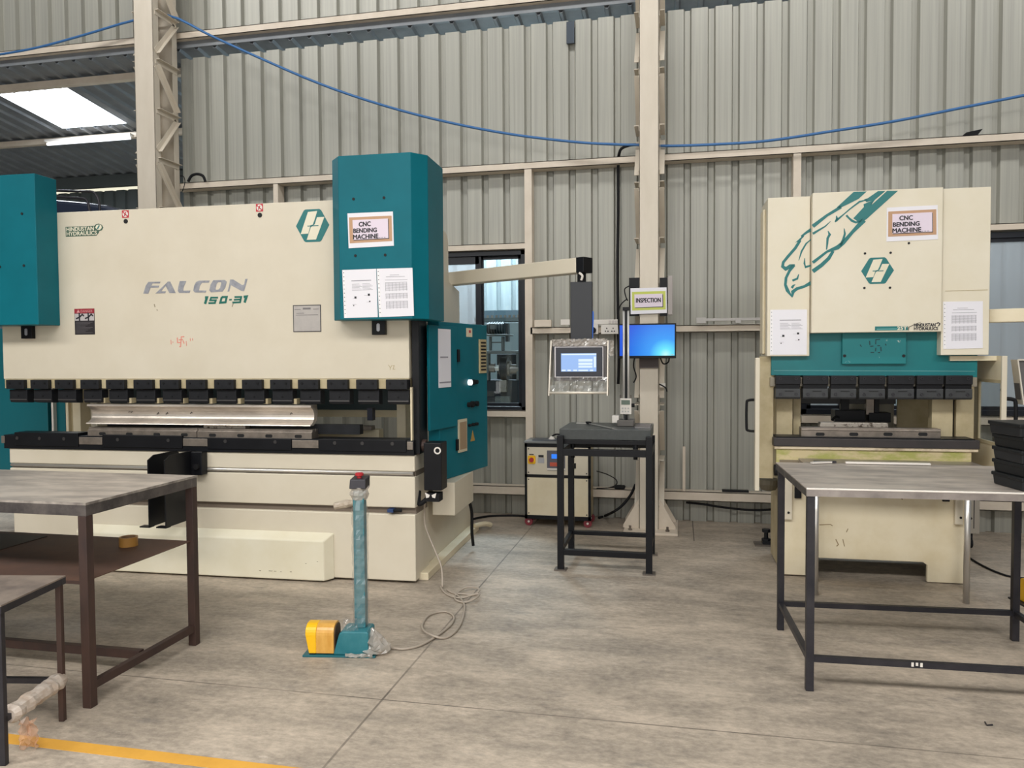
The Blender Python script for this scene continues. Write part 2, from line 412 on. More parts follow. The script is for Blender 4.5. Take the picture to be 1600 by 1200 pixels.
def girt(n, x0, x1, z0, z1, y0=7.0, y1=7.125, lip=True):
    m = MB().box(x0, x1, y0, y0+.006, z0, z1).box(x0, x1, y0, y1, z1-.006, z1).box(x0, x1, y0, y1, z0, z0+.006)
    return struct(m.build('trim_%d' % n, girt_paint))
girt(1, XL, XR, 4.700, 4.768)
girt(2, XB, XR, 3.205, 3.270)
girt(3, w1x[1]+.05, .96, 1.700, 1.762)
girt(4, XB, XR, .206, .288)
girt(5, w1x[0]-.1, w1x[1], 2.480, 2.540)     # window head and sill beams
girt(6, w1x[0]-.1, w1x[1], .930, .995)
girt(7, w2x[0]-.1, XR, 2.490, 2.548)
girt(8, w2x[0], XR, .905, .980)
def post(n, x0, x1, z0, z1):
    struct(MB().box(x0, x1, 7.0, 7.125, z0, z1).build('trim_%d' % n, girt_paint))
post(9, -1.395, -1.328, .288, 3.205)
post(10, .940, 1.003, .288, 3.205)
post(11, -3.915, -3.865, 2.3, 3.205)
post(12, w1x[0]-.06, w1x[0], .288, 2.48)

# windows: dark aluminium sliding frames with real panes
def window(n, x0, x1, mull, glasses):
    r = bpy.data.objects.new('window_%d' % n, None); COL.objects.link(r); struct(r); r.location = (0, 0, 0)
    z0, z1 = wz[0]+.03, wz[1]-.005; y0 = 7.03; f = .045
    m = MB().box(x0, x0+f, y0, y0+.09, z0, z1).box(x1-f, x1, y0, y0+.09, z0, z1).box(x0, x1, y0, y0+.09, z1-f, z1).box(x0, x1, y0, y0+.09, z0, z0+f)
    struct(m.build('window_frame', win_frame, r, .003))
    xs = [x0+f]+mull+[x1-f]
    for i, (a, b) in enumerate(zip(xs, xs[1:])):
        g = .035; yy = y0+.02+.03*(i % 2)
        q = MB().box(a-.02, a+g, yy, yy+.025, z0+f, z1-f).box(b-g, b+.02, yy, yy+.025, z0+f, z1-f).box(a, b, yy, yy+.025, z1-f-.03-.04*(i == 0), z1-f).box(a, b, yy, yy+.025, z0+f, z0+f+.03)
        s = struct(q.build('window_sash', win_frame, r))
        struct(MB().box(a+g, b-g, yy+.01, yy+.014, z0+f+.03, z1-f-.03).build('window_pane', glasses[i], s))
    return r
window(1, w1x[0], w1x[1], [W(749, 500, 7.05).x], [glass_haze, glass])
window(2, w2x[0], w2x[1], [1.36, 2.1], [glass_haze, glass, glass_haze])

# lean-to beyond the wall: sloping ribbed deck, purlins, skylight, far wall
SL = math.tan(math.radians(7))
dz = lambda y: 4.64-(y-7.06)*SL
def deck_piece(mb, x0, x1, y0, y1):
    k = math.floor(x0/PITCH_C)
    xs = [x0]
    P = []
    while k*PITCH_C < x1+PITCH_C:
        s = k*PITCH_C
        for dx, h in ((0, 0), (.15, 0), (.165, -.028), (.19, -.028)):
            if x0 < s+dx < x1: P.append((s+dx, h))
        k += 1
    P = [(x0, 0)]+P+[(x1, 0)]
    for (a, h), (b, g) in zip(P, P[1:]):
        A = [(a, y0, dz(y0)+h), (b, y0, dz(y0)+g), (b, y0, dz(y0)+g+.004), (a, y0, dz(y0)+h+.004)]
        B = [(a, y1, dz(y1)+h), (b, y1, dz(y1)+g), (b, y1, dz(y1)+g+.004), (a, y1, dz(y1)+h+.004)]
        mb.loops(A, B)
mb = MB(); SKX, SKY = (-7.74, -6.80), (7.57, 8.58)
deck_piece(mb, XL, XR, 7.07, SKY[0]); deck_piece(mb, XL, SKX[0], *SKY); deck_piece(mb, SKX[1], XR, *SKY); deck_piece(mb, XL, XR, SKY[1], 10.4)
struct(mb.build('ceiling', deck))
mb = MB(); mb.loops([(SKX[0], SKY[0], dz(SKY[0])), (SKX[1], SKY[0], dz(SKY[0])), (SKX[1], SKY[0], dz(SKY[0])+.01), (SKX[0], SKY[0], dz(SKY[0])+.01)],
                    [(SKX[0], SKY[1], dz(SKY[1])), (SKX[1], SKY[1], dz(SKY[1])), (SKX[1], SKY[1], dz(SKY[1])+.01), (SKX[0], SKY[1], dz(SKY[1])+.01)])
struct(mb.build('window_3', lamp_on))
struct(MB().box(XL, XR, 7.06, 7.12, 4.635, 4.70).build('trim_13', deck))
struct(MB().box(XL, -4.9, 7.36, 7.43, dz(7.4)-.10, dz(7.4)-.03).build('trim_14', girt_paint))
struct(MB().box(XL, -4.9, 8.74, 8.81, dz(8.8)-.10, dz(8.8)-.03).build('trim_15', girt_paint))
struct(MB().box(XL, -4.9, 10.1, 10.18, dz(10.1)-.20, dz(10.1)-.03).build('trim_16', far_dark))
gz = W(150, 297, 10.3).z
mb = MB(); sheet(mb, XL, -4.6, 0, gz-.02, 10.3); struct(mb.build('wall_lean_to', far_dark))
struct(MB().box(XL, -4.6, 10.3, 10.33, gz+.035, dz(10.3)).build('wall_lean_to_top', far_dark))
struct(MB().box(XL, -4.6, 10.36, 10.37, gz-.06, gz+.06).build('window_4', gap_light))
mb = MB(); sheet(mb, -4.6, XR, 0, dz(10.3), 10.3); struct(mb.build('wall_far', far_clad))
tl = thing('tube_light', 'lit white tube light under the lean-to roof purlin, left of the tall lattice column', 'lamp', (-7.47, 8.70, dz(8.8)-.115))
MB().box(-.64, .64, -.03, .03, .02, .05).build('batten', white_p, tl)
MB().cyl((-.62, 0, -.005), (.62, 0, -.005), .018).build('tube', lamp_tube, tl, smooth=False)
sp = W(45, 231, 9.2)
hb = thing('hanging_bulb', 'small white bulb holder hanging below the dark lean-to roof', 'lamp', sp)
MB().cyl((0, 0, 0), (0, 0, .05), .022, 12, .03).build('bulb', white_p, hb)
MB().cyl((0, 0, .05), (0, 0, dz(9.2)-sp.z-.001), .004, 6).build('cord', rubber, hb)

# lattice columns
def lattice_column(x0, w, ztop, zref, label, zmin, per=.94, base=True, mid=0.0):
    t = thing('lattice_column', label, 'column', (x0+w/2, 6.62, 0)); h = w/2
    z0 = .02 if base else 0
    MB().box(-h, h, 0, .008, z0, ztop).box(-h, -h+.008, 0, .085, z0, ztop).box(h-.008, h, 0, .085, z0, ztop).build('front_chord', column_paint, t, .003)
    MB().box(-h, h, .36, .368, z0, ztop).box(-h, -h+.008, .29, .368, z0, ztop).box(h-.008, h, .29, .368, z0, ztop).build('back_chord', column_paint, t, .003)
    z = zref
    while z-per > zmin: z -= per
    def lace(sx, za, zb, ya, yb):
        m = MB(); p, q = Vector((sx*(h+.001), ya, za)), Vector((sx*(h+.001), yb, zb))
        m.bar(p+Vector((sx*.022, 0, 0)), q+Vector((sx*.022, 0, 0)), .044, .005)
        dv = (q-p).normalized(); nz = Vector((0, -dv.z, dv.y))
        m.bar(p+Vector((sx*.003, 0, 0))-nz*.022, q+Vector((sx*.003, 0, 0))-nz*.022, .005, .044)
        m.build('lacing_bar', column_paint, t)
    while z < ztop:
        for sx in (-1, 1):
            lace(sx, z, z, .03, .35); lace(sx, z-.05, z-.42, .04, .34)
            lace(sx, z-.47, z-.47, .03, .35); lace(sx, z-.52, z-.88, .34, .04)
        z += per
    if base:
        MB().box(-.21, .24, -.13, .43, .0, .022).build('base_plate', girt_paint, t, .003)
        for sx in (-1, 1):
            for yy in (.03, .32):
                MB().prism([(sx*h, .022), (sx*(h+.14), .022), (sx*(h+.14), .045), (sx*(h+.01), .27), (sx*h, .27)], 'y', yy, yy+.01).build('gusset', girt_paint, t)
            for yy in (-.06, .37):
                b = MB().cyl((sx*.155, yy, .022), (sx*.155, yy, .036), .018, 6); b.cyl((sx*.155, yy, .036), (sx*.155, yy, .06), .010, 8); b.build('anchor_bolt', grey_steel, t)
    return t
zr = W(238, 92, 6.64).z
colL = lattice_column(W(211.5, 160, 6.62).x, .207, 6.5, zr, 'tall primer-painted lattice steel column left of the teal cylinder cover, behind the long press', 1.2, base=False)
colC = lattice_column(W(999, 500, 6.62).x, .160, 6.5, W(999, 107, 6.64).z, 'primer-painted lattice steel column in the middle, carrying the monitor and inspection sign', .4)
colC.children[0].name = 'front_chord'

# ================================================================== LONG PRESS BRAKE
FA = Frame(-1.699, 4.795, 1.8)
fal = thing('press_brake', 'long cream press brake with two teal cylinder covers, left half of the picture', 'press brake', FA.o, FA.a)
U0 = -3.10
def pp(pix, d): return [FA.at(x, y, d)[::2] for x, y in pix]
RT, RB = 2.537, 1.357
# ram front plate and body
m = MB().box(U0, -.030, 0, .06, RB, RT)
ram = m.build('ram', cream, fal, .004)
MB().box(U0+.02, -.032, -.012, .09, 1.290, RB).build('punch_holder', cream_dirty_shaded, fal, .003)
# teal cylinder covers
def cover(name, u0, u1, e=-.105, c=.082, back=.25):
    P = [(u0, .16), (u0, -.105), (u0+.082, -.20), (u1-c, -.20), (u1, e), (u1, back), (u0, back)]
    o = MB().prism([(a, b) for a, b in P], 'z', 1.737, 2.768).build(name, teal, fal, .004)
    return o
cr = cover('cylinder_cover', -.500, .140)
cl = cover('cylinder_cover', -3.27, FA.us(86, 390, -.03), -.03, FA.us(86, 390, -.03)-FA.us(57, 390, -.20), .0)
# bolt holes and sight slots on the covers
for cov, pts in ((cr, [(552.5, 311), (600, 309), (555.5, 399.5), (602, 398.5)]), (cl, [(34.5, 334), (37.5, 415), (0, 417)])):
    for x, y in pts:
        a = FA.at(x, y, -.20); MB().cyl((a[0], -.2005, a[2]), (a[0], -.203, a[2]), .009, 12).build('bolt_hole', dark_void, cov)
for x0, x1, y0, y1 in ((581, 602, 497, 523), (33, 50.5, 504, 529)):
    a = FA.at(x0, y0, -.03); b = FA.at(x1, y1, -.03)
    g = MB().box(a[0], b[0], -.035, 0, b[2], 1.75).build('gauge_plate', black_paint, fal, .002)
    c = (a[0]+b[0])/2; MB().prism(rrect(c-.011, c+.011, b[2]+.022, 1.718, .010), 'y', -.038, -.035).build('sight_slot', silver_label, g)
# ram stickers, logos, lettering
def sign_no(x, y):
    (u, _, z) = FA.at(x, y, 0); s = .026
    st = MB().box(u-s, u+s, -.0015, 0, z-s, z+s).build('warning_sticker', red_sticker, fal)
    MB().prism([(u+.021*math.cos(k*.3927), z+.021*math.sin(k*.3927)) for k in range(16)], 'y', -.0025, -.0015).build('pictogram_disc', white_p, st)
    q = strip(MB(), [(u-.016, z+.014), (u+.015, z-.014)], .006, -.0025, .001); strip(q, [(u-.006, z-.014), (u-.002, z+.002), (u+.006, z+.012)], .007, -.0025, .001)
    strip(q, [(u+.002, z-.004), (u+.010, z-.008)], .006, -.0025, .001)
    q.build('pictogram', red_sticker, st)
    MB().cyl((u+.002, .0, z-.050), (u+.002, -.003, z-.050), .016, 20).build('lifting_hole', dark_void, fal)
sign_no(196, 334.5); sign_no(405.5, 324.5)
def h_logo(parent, fr, cx, cy, rw, rh, d):
    """six sided badge with two slanted bars"""
    u, _, z = fr.at(cx, cy, d)
    hexa = [(u-rw, z), (u-rw*.52, z+rh*.93), (u-rw*.42, z+rh), (u+rw*.42, z+rh), (u+rw*.52, z+rh*.93), (u+rw, z), (u+rw*.52, z-rh*.93), (u+rw*.42, z-rh), (u-rw*.42, z-rh), (u-rw*.52, z-rh*.93)]
    b = flat(MB(), [hexa], d).build('badge', teal_vinyl, parent)
    s = lambda pts: [(u+p*rw, z+q*rh) for p, q in pts]
    q = MB()
    flat(q, [s([(-.72, -.50), (-.26, .84), (.30, .88), (.12, .32), (.02, .06), (-.12, .02), (-.26, -.48)])], d-.0016, .001)
    flat(q, [s([(-.36, -.86), (.20, -.86), (.72, .50), (.28, .50), (.14, .08), (.02, -.02), (-.10, -.10)])], d-.0016, .001)
    q.build('badge_bars', cream_pale, b)
    strip(MB(), [s([(-.30, -.02)])[0], s([(.36, -.02)])[0]], .005, d-.0028, .0008).build('badge_line', teal_vinyl, b)
h_logo(fal, FA, 488.5, 352.5, .118, .108, 0)
# maker's plate upper left
P0 = FA.at(103, 370, 0); P1 = FA.at(158, 351, 0)
u0, z0, u1, z1 = P0[0], P0[2], P1[0], P1[2]
H_ = z1-z0; W_ = u1-u0
m_ = lambda pts: [(u0+a*W_, z0+b*H_) for a, b in pts]
mk = flat(MB(), [m_([(0, 0), (.86, 0), (.93, .25), (.94, .40), (1.02, .48), (1.06, .72), (1.02, .98), (.94, 1.10), (.86, 1.06), (.82, .92), (0, .92)])], 0).build('maker_logo', mat('dark_green_vinyl', (70, 96, 80), .4), fal)
text('maker_lettering', 'HINDUSTAN', (u0+.03*W_, z0+.50*H_, u0+.80*W_, z0+.86*H_), -.0016, cream_pale, mk, heavy=.0012)
text('maker_lettering', 'HYDRAULICS', (u0+.03*W_, z0+.08*H_, u0+.88*W_, z0+.44*H_), -.0016, cream_pale, mk, heavy=.0012)
flat(MB(), [m_([(.84, .75), (.88, .98), (.95, 1.02), (1.01, .92), (1.02, .70), (.97, .52), (.90, .52)])], -.0016, .001).build('maker_emblem', cream_pale, mk)
strip(MB(), m_([(.90, .60), (.96, .94)]), .009, -.0027, .001).build('maker_emblem_bar', teal_vinyl, mk)
# FALCON
def S(pts): return pp([(210+x/8.42, 420+y/8.42) for x, y in pts], 0)
f = MB()
flat(f, [S([(118, 327), (150, 225), (185, 172), (342, 170), (335, 192), (240, 193), (222, 222), (328, 222), (318, 248), (214, 250), (184, 327)]),
         S([(278, 325), (425, 185), (440, 168), (472, 168), (545, 320), (462, 320), (412, 225), (352, 296), (414, 296), (406, 322)]),
         S([(600, 160), (684, 160), (650, 240), (644, 288), (738, 286), (726, 318), (590, 318), (572, 290), (580, 230)]),
         S([(850, 156), (992, 154), (980, 182), (890, 184), (862, 225), (850, 284), (948, 286), (938, 312), (800, 312), (776, 290), (786, 225), (812, 175)]),
         S([(1225, 300), (1245, 232), (1260, 140), (1300, 140), (1420, 215), (1446, 205), (1460, 132), (1490, 132), (1470, 210), (1442, 296), (1412, 292), (1270, 214), (1248, 300)])], 0)
f.bm.faces.ensure_lookup_table()
O_out = S([(1040, 150), (1190, 146), (1216, 170), (1196, 250), (1160, 300), (1010, 310), (986, 285), (1005, 205)])
O_in = S([(1100, 178), (1140, 176), (1146, 186), (1128, 250), (1108, 274), (1072, 276), (1068, 262), (1082, 205)])
for i in range(8):
    j = (i+1) % 8; flat(f, [[O_out[i], O_out[j], O_in[j], O_in[i]]], 0)
f.build('silver_lettering', silver_vinyl, fal)
n = MB()
def st(pts, w): strip(n, S(pts), w/8.42/230, 0)
st([(930, 378), (955, 378), (930, 462)], 34)
st([(1100, 380), (1010, 380), (998, 414), (1072, 414), (1060, 450), (975, 452)], 24)
st([(1150, 372), (1215, 370), (1200, 440), (1130, 446), (1150, 372)], 28)
st([(1248, 408), (1282, 406)], 20)
st([(1318, 372), (1406, 370), (1392, 440), (1290, 444)], 24); st([(1310, 408), (1396, 404)], 22)
st([(1438, 370), (1476, 366), (1450, 446)], 34)
n.build('model_number', mat('green_vinyl', (24, 104, 92), .4), fal)
q = MB()
for pts in ([(565, 905), (568, 970), (612, 970)], [(655, 892), (618, 895), (612, 972), (608, 1024), (592, 1024)], [(585, 935), (640, 930)], [(640, 945), (655, 985)]): strip(q, S(pts), .0075, 0)
for pts in ([(480, 935), (484, 995)], [(735, 915), (738, 950)], [(764, 915), (766, 945)], [(505, 955), (508, 975)], [(682, 950), (686, 1015)]): strip(q, S(pts), .0045, 0)
q.build('red_blessing_mark', red_faint, fal)
q = MB()
for pts in ([(262, 465), (272, 505)], [(295, 535), (305, 550)], [(1300, 455), (1286, 500)]): strip(q, S(pts), .006, 0)
q.build('scuff_mark', mat('grey_scuff', (150, 138, 116), .6), fal)
# danger label
a = FA.at(117.5, 523, 0); b = FA.at(147.5, 482, 0)
dl = MB().box(a[0], b[0], -.0015, 0, a[2], b[2]).build('danger_label', mat('label_black', (44, 40, 42), .4), fal)
h = b[2]-a[2]; w = b[0]-a[0]
MB().box(a[0], b[0], -.0025, -.0015, b[2]-h*.18, b[2]).build('label_header', mat('label_red', (150, 44, 56), .4), dl)
text('label_word', 'DANGER', (a[0]+w*.33, b[2]-h*.145, b[0]-w*.08, b[2]-h*.05), -.0026, mat('label_pink', (214, 150, 150), .5), dl, bold=0)
flat(MB(), [[(a[0]+w*.12, b[2]-h*.15), (a[0]+w*.28, b[2]-h*.15), (a[0]+w*.2, b[2]-h*.03)]], -.0026, .001).build('warning_triangle', mat('label_pink', (214, 150, 150)), dl)
MB().box(a[0]+w*.02, b[0]-w*.02, -.0025, -.0015, b[2]-h*.46, b[2]-h*.19).build('label_picture', mat('label_grey', (184, 178, 178), .5), dl)
q = MB()
for k in (.27, .72):
    c = a[0]+w*k; zc = b[2]-h*.32
    strip(q, [(c-.004, zc+.03), (c-.002, zc-.03)], .010, -.0026, .001); strip(q, [(c-.03, zc-.012), (c+.0, zc), (c+.02, zc+.018), (c+.034, zc+.006)], .010, -.0026, .001)
q.build('label_pictogram', ink, dl)
q = MB()
for k in range(9):
    zz = b[2]-h*(.52+.05*k); q.box(a[0]+w*.06, a[0]+w*(.9-.12*((k*5) % 4)), -.0022, -.0015, zz-.003, zz)
q.build('label_lines', mat('label_dim', (92, 88, 90), .5), dl)
# silver rating plate
a = FA.at(458.5, 519, 0); b = FA.at(501.5, 476, 0); w = b[0]-a[0]; h = b[2]-a[2]
rp = MB().box(a[0], b[0], -.002, 0, a[2], b[2]).build('rating_plate', mat('rating_rim', (70, 66, 66), .5), fal)
MB().box(a[0]+.006, b[0]-.006, -.003, -.002, a[2]+.006, b[2]-.006).build('plate_face', mat('plate_grey', (188, 182, 176), .35, .2, rgb2=(174, 168, 164), scale=9), rp)
q = MB().box(a[0]+w*.36, a[0]+w*.64, -.0036, -.003, b[2]-h*.17, b[2]-h*.10)
for k, (s, e) in enumerate(((.06, .28), (.72, .92), (.12, .40), (.1, .9))): zz = b[2]-h*(.15+.0*k+(.14 if k > 1 else 0)+(.07 if k > 2 else 0)); q.box(a[0]+w*s, a[0]+w*e, -.0036, -.003, zz-.004, zz)
q.build('plate_print', mat('plate_ink', (120, 116, 116), .5), rp)
q = MB(); strip(q, pp([(607, 570), (610, 575), (612.5, 570.5)], 0), .003, 0); strip(q, pp([(610, 575), (609.5, 578)], 0), .003, 0); strip(q, pp([(613.5, 571.5), (616, 571), (614, 577), (617.5, 577)], 0), .003, 0)
q.build('pencil_note', mat('pencil', (176, 158, 118), .6), fal)

# punch clamps: one built, the rest copies
xs = [9, 47, 85, 125, 165, 208, 249, 290, 334, 377.5, 421.5, 465, 510.5, 556, 602.5]
cw = .146
c0 = MB().box(0, cw, -.045, .03, 1.286, 1.352).build('clamp', black, fal, .004)
lo = MB().prism([(-.018, 1.282), (-.018, 1.215), (-.010, 1.19), (.03, 1.185), (.05, 1.185), (.05, 1.282)], 'x', .003, cw+.003).build('clamp_plate', black, c0, .003)
subs = [lo]
for q_, dd, zz, r_ in ((.03, -.045, 1.327, .008), (.116, -.045, 1.327, .008), (.075, -.018, 1.235, .006)):
    subs.append(MB().cyl((q_, dd, zz), (q_, dd-.004, zz), r_, 10).build('clamp_screw', rubber, c0))
hs = MB().box(.004, cw, -.020, -.012, 1.205, 1.214).build('clamp_lip', mat('worn_black_edge', (84, 82, 82), .4, .5), c0)
for i, x in enumerate(xs):
    u = FA.us(x, 599, -.045)
    if i == 0: c0.location = (u, 0, 0); continue
    c = c0.copy(); COL.objects.link(c); c.parent = fal; c.location = (u, 0, 0)
    for g in subs+[hs]:
        k = g.copy(); COL.objects.link(k); k.parent = c
# adaptor pieces glimpsed between the clamps
for x in (165, 206, 249, 288, 332, 376, 418, 463):
    u = FA.us(x, 627, .02); MB().box(u-.02, u+.012, .0, .05, 1.186, 1.222).build('adaptor_block', cream_dirty_shaded, fal)
# large-radius bending tool resting in front of the dies
uA, uB = FA.us(141, 640, .02), FA.us(489, 640, .02)
prof = [(-.012, 1.178), (-.012, 1.166)]
for k in range(13):
    a_ = math.radians(80-160*k/12); prof.append((-.036+.075*math.cos(a_)*1.0, 1.106+.060*math.sin(a_)))
prof += [(-.026, 1.040), (.03, 1.040), (.075, 1.07), (.095, 1.12), (.08, 1.178)]
MB().prism(prof, 'x', uA, uB).build('radius_punch', tool_steel, fal)
q = MB()
for (x, y) in ((204, 643), (207.5, 643.5), (248, 646), (262, 646), (300, 645), (456, 646), (230, 655)):
    u, _, z = FA.at(x, y, .045); strip(q, [(u-.008, z-.006), (u+.004, z+.007), (u+.008, z-.002)], .005, .038, .004)
q.build('tool_scratches', mat('tool_ink', (84, 78, 72), .5), fal)
MB().box(uA+.07, uB+.3, .10, .16, .975, 1.04).build('tool_rest', black, fal)
# multi-vee dies with T slots
for x0, x1 in ((140, 309.5), (310.5, 489)):
    ua, ub = FA.us(x0, 676, .02), FA.us(x1, 676, .02)
    d_ = MB().prism([(.0, .945), (.12, .945), (.12, 1.012), (.075, 1.012), (.06, .995), (.045, 1.012), (.012, 1.012), (.012, .995), (.0, .995)], 'x', ua, ub).build('die_block', die_steel, fal, .002)
    for x in ((160, 202, 245, 288) if x0 < 200 else (332, 376, 420, 466)):
        u, _, z = FA.at(x, 676.5, 0)
        MB().prism(rrect(u-.026, u+.026, .968-.011, .968+.011, .010), 'y', -.001, .0).build('die_slot', dark_void, d_)
a = FA.at(318, 672, .03); b = FA.at(383, 661, .03)
MB().box(a[0], b[0], .03, .10, 1.012, 1.056).build('spacer_block', speckle, fal, .002)
# black die rail with bare bolster blocks
m = MB().box(FA.us(8, 690, 0), .0, -.012, .16, .853, .952)
m.box(FA.us(26, 690, 0), FA.us(125, 690, 0), -.02, .10, .875, .972).box(FA.us(163, 690, 0), FA.us(287, 690, 0), -.02, .10, .875, .963).box(FA.us(327, 690, 0), FA.us(457, 690, 0), -.02, .10, .875, .953).box(FA.us(500, 690, 0), FA.us(636, 690, 0), -.02, .10, .875, .955)
m.build('die_rail', black_paint, fal, .003)
for x in (27, 62, 100, 184, 263, 352, 430, 523, 566, 613):
    u = FA.us(x, 690, -.02); MB().cyl((u, -.02, .93), (u, -.023, .93), .012, 12).build('rail_screw', mat('worn_screw', (70, 68, 68), .4, .5), fal)
for x0, x1 in ((126, 162), (288, 326), (458, 499), (637, 646), (5, 10)):
    MB().box(FA.us(x0, 690, 0), FA.us(x1, 690, 0), -.017, .10, .892, .944).build('bolster_block', die_steel, fal, .002)
# bed
m = MB().box(U0+.03, 0, 0, .30, .745, .853).box(U0+.03, 0, 0, .30, .505, .712).box(U0+.05, .0, 0, .30, .018, .462)
m.build('bed', cream, fal, .006)
m = MB().box(U0+.05, -.002, .03, .28, .45, .76).build('bed_slot', brown_slot, fal)  # brown core behind the open slots of the bed
MB().cyl((U0+.04, .004, .733), (-.012, .004, .733), .011, 14).build('guide_rail', chrome, fal, smooth=True)
MB().box(U0+.04, -.01, .012, .05, .713, .724).build('guide_rail_base', grey_steel, fal)
a0, a1 = FA.us(116, 860, -.06), FA.us(517, 870, -.06)
m = MB(); z0, z1 = .012, .325
m.loops([(a0, 0, z0), (a1, 0, z0), (a1, 0, z1), (a0, 0, z1)], [(a0+.03, -.075, z0+.0), (a1-.045, -.075, z0+.0), (a1-.045, -.075, z1-.045), (a0+.03, -.075, z1-.045)])
m.build('front_tank', cream_pale, fal, .008)
q = MB()
for (x, y, l) in ((405, 891, 3), (420, 891.5, 6), (428, 892, 4), (438, 893, 2), (453, 893, 3), (477, 880, 2), (495, 877, 2)):
    u, _, z = FA.at(x, y, -.075); q.box(u, u+l*.0045, -.0765, -.075, z-.003, z)
q.build('chip_marks', mat('chip', (130, 120, 100), .6), fal)
MB().box(FA.us(606, 803, -.02), FA.us(615, 803, -.02), -.03, .03, .478, .498).build('slot_clip', mat('blue_clip', (42, 66, 110), .4), fal)
MB().tube([(FA.us(615, 802, -.02), -.01, .487), (FA.us(622, 801, -.02), -.02, .492), (FA.us(627, 800, -.02), -.01, .49)], .012, 8).build('slot_clip_tail', rubber, fal)
# side frames (C shape)
def side_frame(u0, u1):
    P = [(.06, .02), (1.66, .02), (1.66, .30), (1.30, .42), (1.30, 2.03), (.97, 2.08), (.97, 2.38), (.94, 2.43), (.88, 2.45), (.10, 2.45), (.10, 1.46), (.52, 1.42), (.56, 1.36), (.56, .92), (.50, .86), (.06, .86)]
    MB().prism(P, 'x', u0, u1).build('side_frame', cream, fal, .005)
side_frame(-.085, -.020); side_frame(U0+.25, U0+.31)
MB().box(-.02, .055, .10, 1.62, .0, .05).build('floor_ledge', cream_worn, fal, .004)
MB().tube([(.04, 1.50, .06), (.10, 1.62, .055), (.14, 1.70, .03)], .022, 8).build('ledge_lug', cream_worn, fal)
MB().box(-.018, .03, .02, .20, .86, 1.74).build('shaded_side_guide', black_paint, fal, .003)  # dark box stands in for the machine side in shadow, with guide parts
MB().box(-.018, .012, .02, .14, .99, 1.30).build('shaded_guide_cover', mat('dark_blue_grey', (40, 52, 62), .4), fal)  # blue-grey block, part of the same painted side shade
MB().box(-.022, -.012, -.01, .02, .86, 1.30).build('edge_strip', cream_worn, fal)
# members seen through the throat
u, v = FA.us(620, 660, .55), FA.us(634, 660, .55); MB().box(u, v, .55, .70, .86, 1.42).build('rear_post', cream_worn, fal, .003)
u = FA.us(490, 646, .75); MB().box(FA.us(140, 646, .75), FA.us(622, 646, .75), .75, .82, FA.zs(550, 651.5, .75), FA.zs(550, 640, .75)).build('rear_beam', cream_worn, fal, .003)
MB().box(FA.us(140, 636, .72), FA.us(622, 636, .72), .72, .745, FA.zs(550, 640.5, .72), 1.36).build('rear_shroud', mat('dark_green_steel', (40, 56, 60), .5), fal)
MB().box(FA.us(300, 676, .5), FA.us(592, 676, .5), .50, .60, .84, FA.zs(550, 671, .5)).build('gauge_beam', cream_worn, fal, .003)
bg = MB().box(FA.us(200, 668, .42), FA.us(580, 668, .42), .42, .50, FA.zs(500, 671, .45), FA.zs(500, 664.5, .45)).build('gauge_rail', die_steel, fal, .002)
MB().box(FA.us(577, 660, .5), FA.us(585, 660, .5), .46, .52, 1.04, 1.13).build('gauge_finger', mat('dark_blue_finger', (28, 34, 60), .4), fal)
def slab(name, x0, x1, d0, d1, z0, z1, mt): MB().box(FA.us(x0, 660, d0), FA.us(x1, 660, d0), d0, d1, z0, z1).build(name, mt, fal, .003)
slab('side_cabinet', -60, 75, .62, 1.2, .35, 1.75, mat('deep_teal_paint', (8, 96, 106), .4))
slab('side_cabinet_edge', 80.5, 83.5, .62, .66, .86, 1.5, white_p)
slab('side_guard', 87.5, 102.5, .66, 1.0, .86, 1.5, mat('deep_teal_paint', (8, 96, 106), .4))
slab('inner_post', 103, 107, .60, .75, .8, 1.5, cream_worn); slab('inner_post', 107, 114, .63, .75, .8, 1.5, cream_dirty_shaded); slab('inner_post', 114, 126, .60, .75, .8, 1.5, cream_worn)
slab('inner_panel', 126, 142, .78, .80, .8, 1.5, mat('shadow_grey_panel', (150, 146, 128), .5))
# electrical cabinet on the right side
ax, ad, bx, bd = .045, .15, .250, 1.10
t_ = lambda s: (ax+(bx-ax)*s, ad+(bd-ad)*s)
c2 = t_(.18)
cab = MB().prism([c2, (bx, bd), (bx-.06, bd+.02), (.0, bd+.02), (.0, c2[1])], 'z', .632, 1.742).build('electrical_cabinet', teal, fal, .004)
o = Vector((bd-ad, -(bx-ax))).normalized()*.02; e_ = t_(.42)
P = [t_(0), e_, (e_[0]+o.x, e_[1]+o.y), (ax+o.x, ad+o.y)]
MB().prism(P, 'z', 1.0, 1.712).build('cabinet_cover_panel', teal, cab, .003)
dirv = Vector((bx-ax, bd-ad)).normalized(); nrm = Vector((dirv.y, -dirv.x))
def onface(s0, s1, z0, z1, name, mt, off=.004, parent=cab, base=0.0):
    p, q = Vector(t_(s0))+nrm*(.001+base), Vector(t_(s1))+nrm*(.001+base)
    return MB().loops([(p.x, p.y, z0), (q.x, q.y, z0), (q.x, q.y, z1), (p.x, p.y, z1)], [(p.x+nrm.x*off, p.y+nrm.y*off, z0), (q.x+nrm.x*off, q.y+nrm.y*off, z0), (q.x+nrm.x*off, q.y+nrm.y*off, z1), (p.x+nrm.x*off, p.y+nrm.y*off, z1)]).build(name, mt, parent)
v = onface(.84, .965, 1.37, 1.63, 'vent_grille', vent_m, .01)
m = MB(); p, q = Vector(t_(.86))+nrm*.012, Vector(t_(.95))+nrm*.012
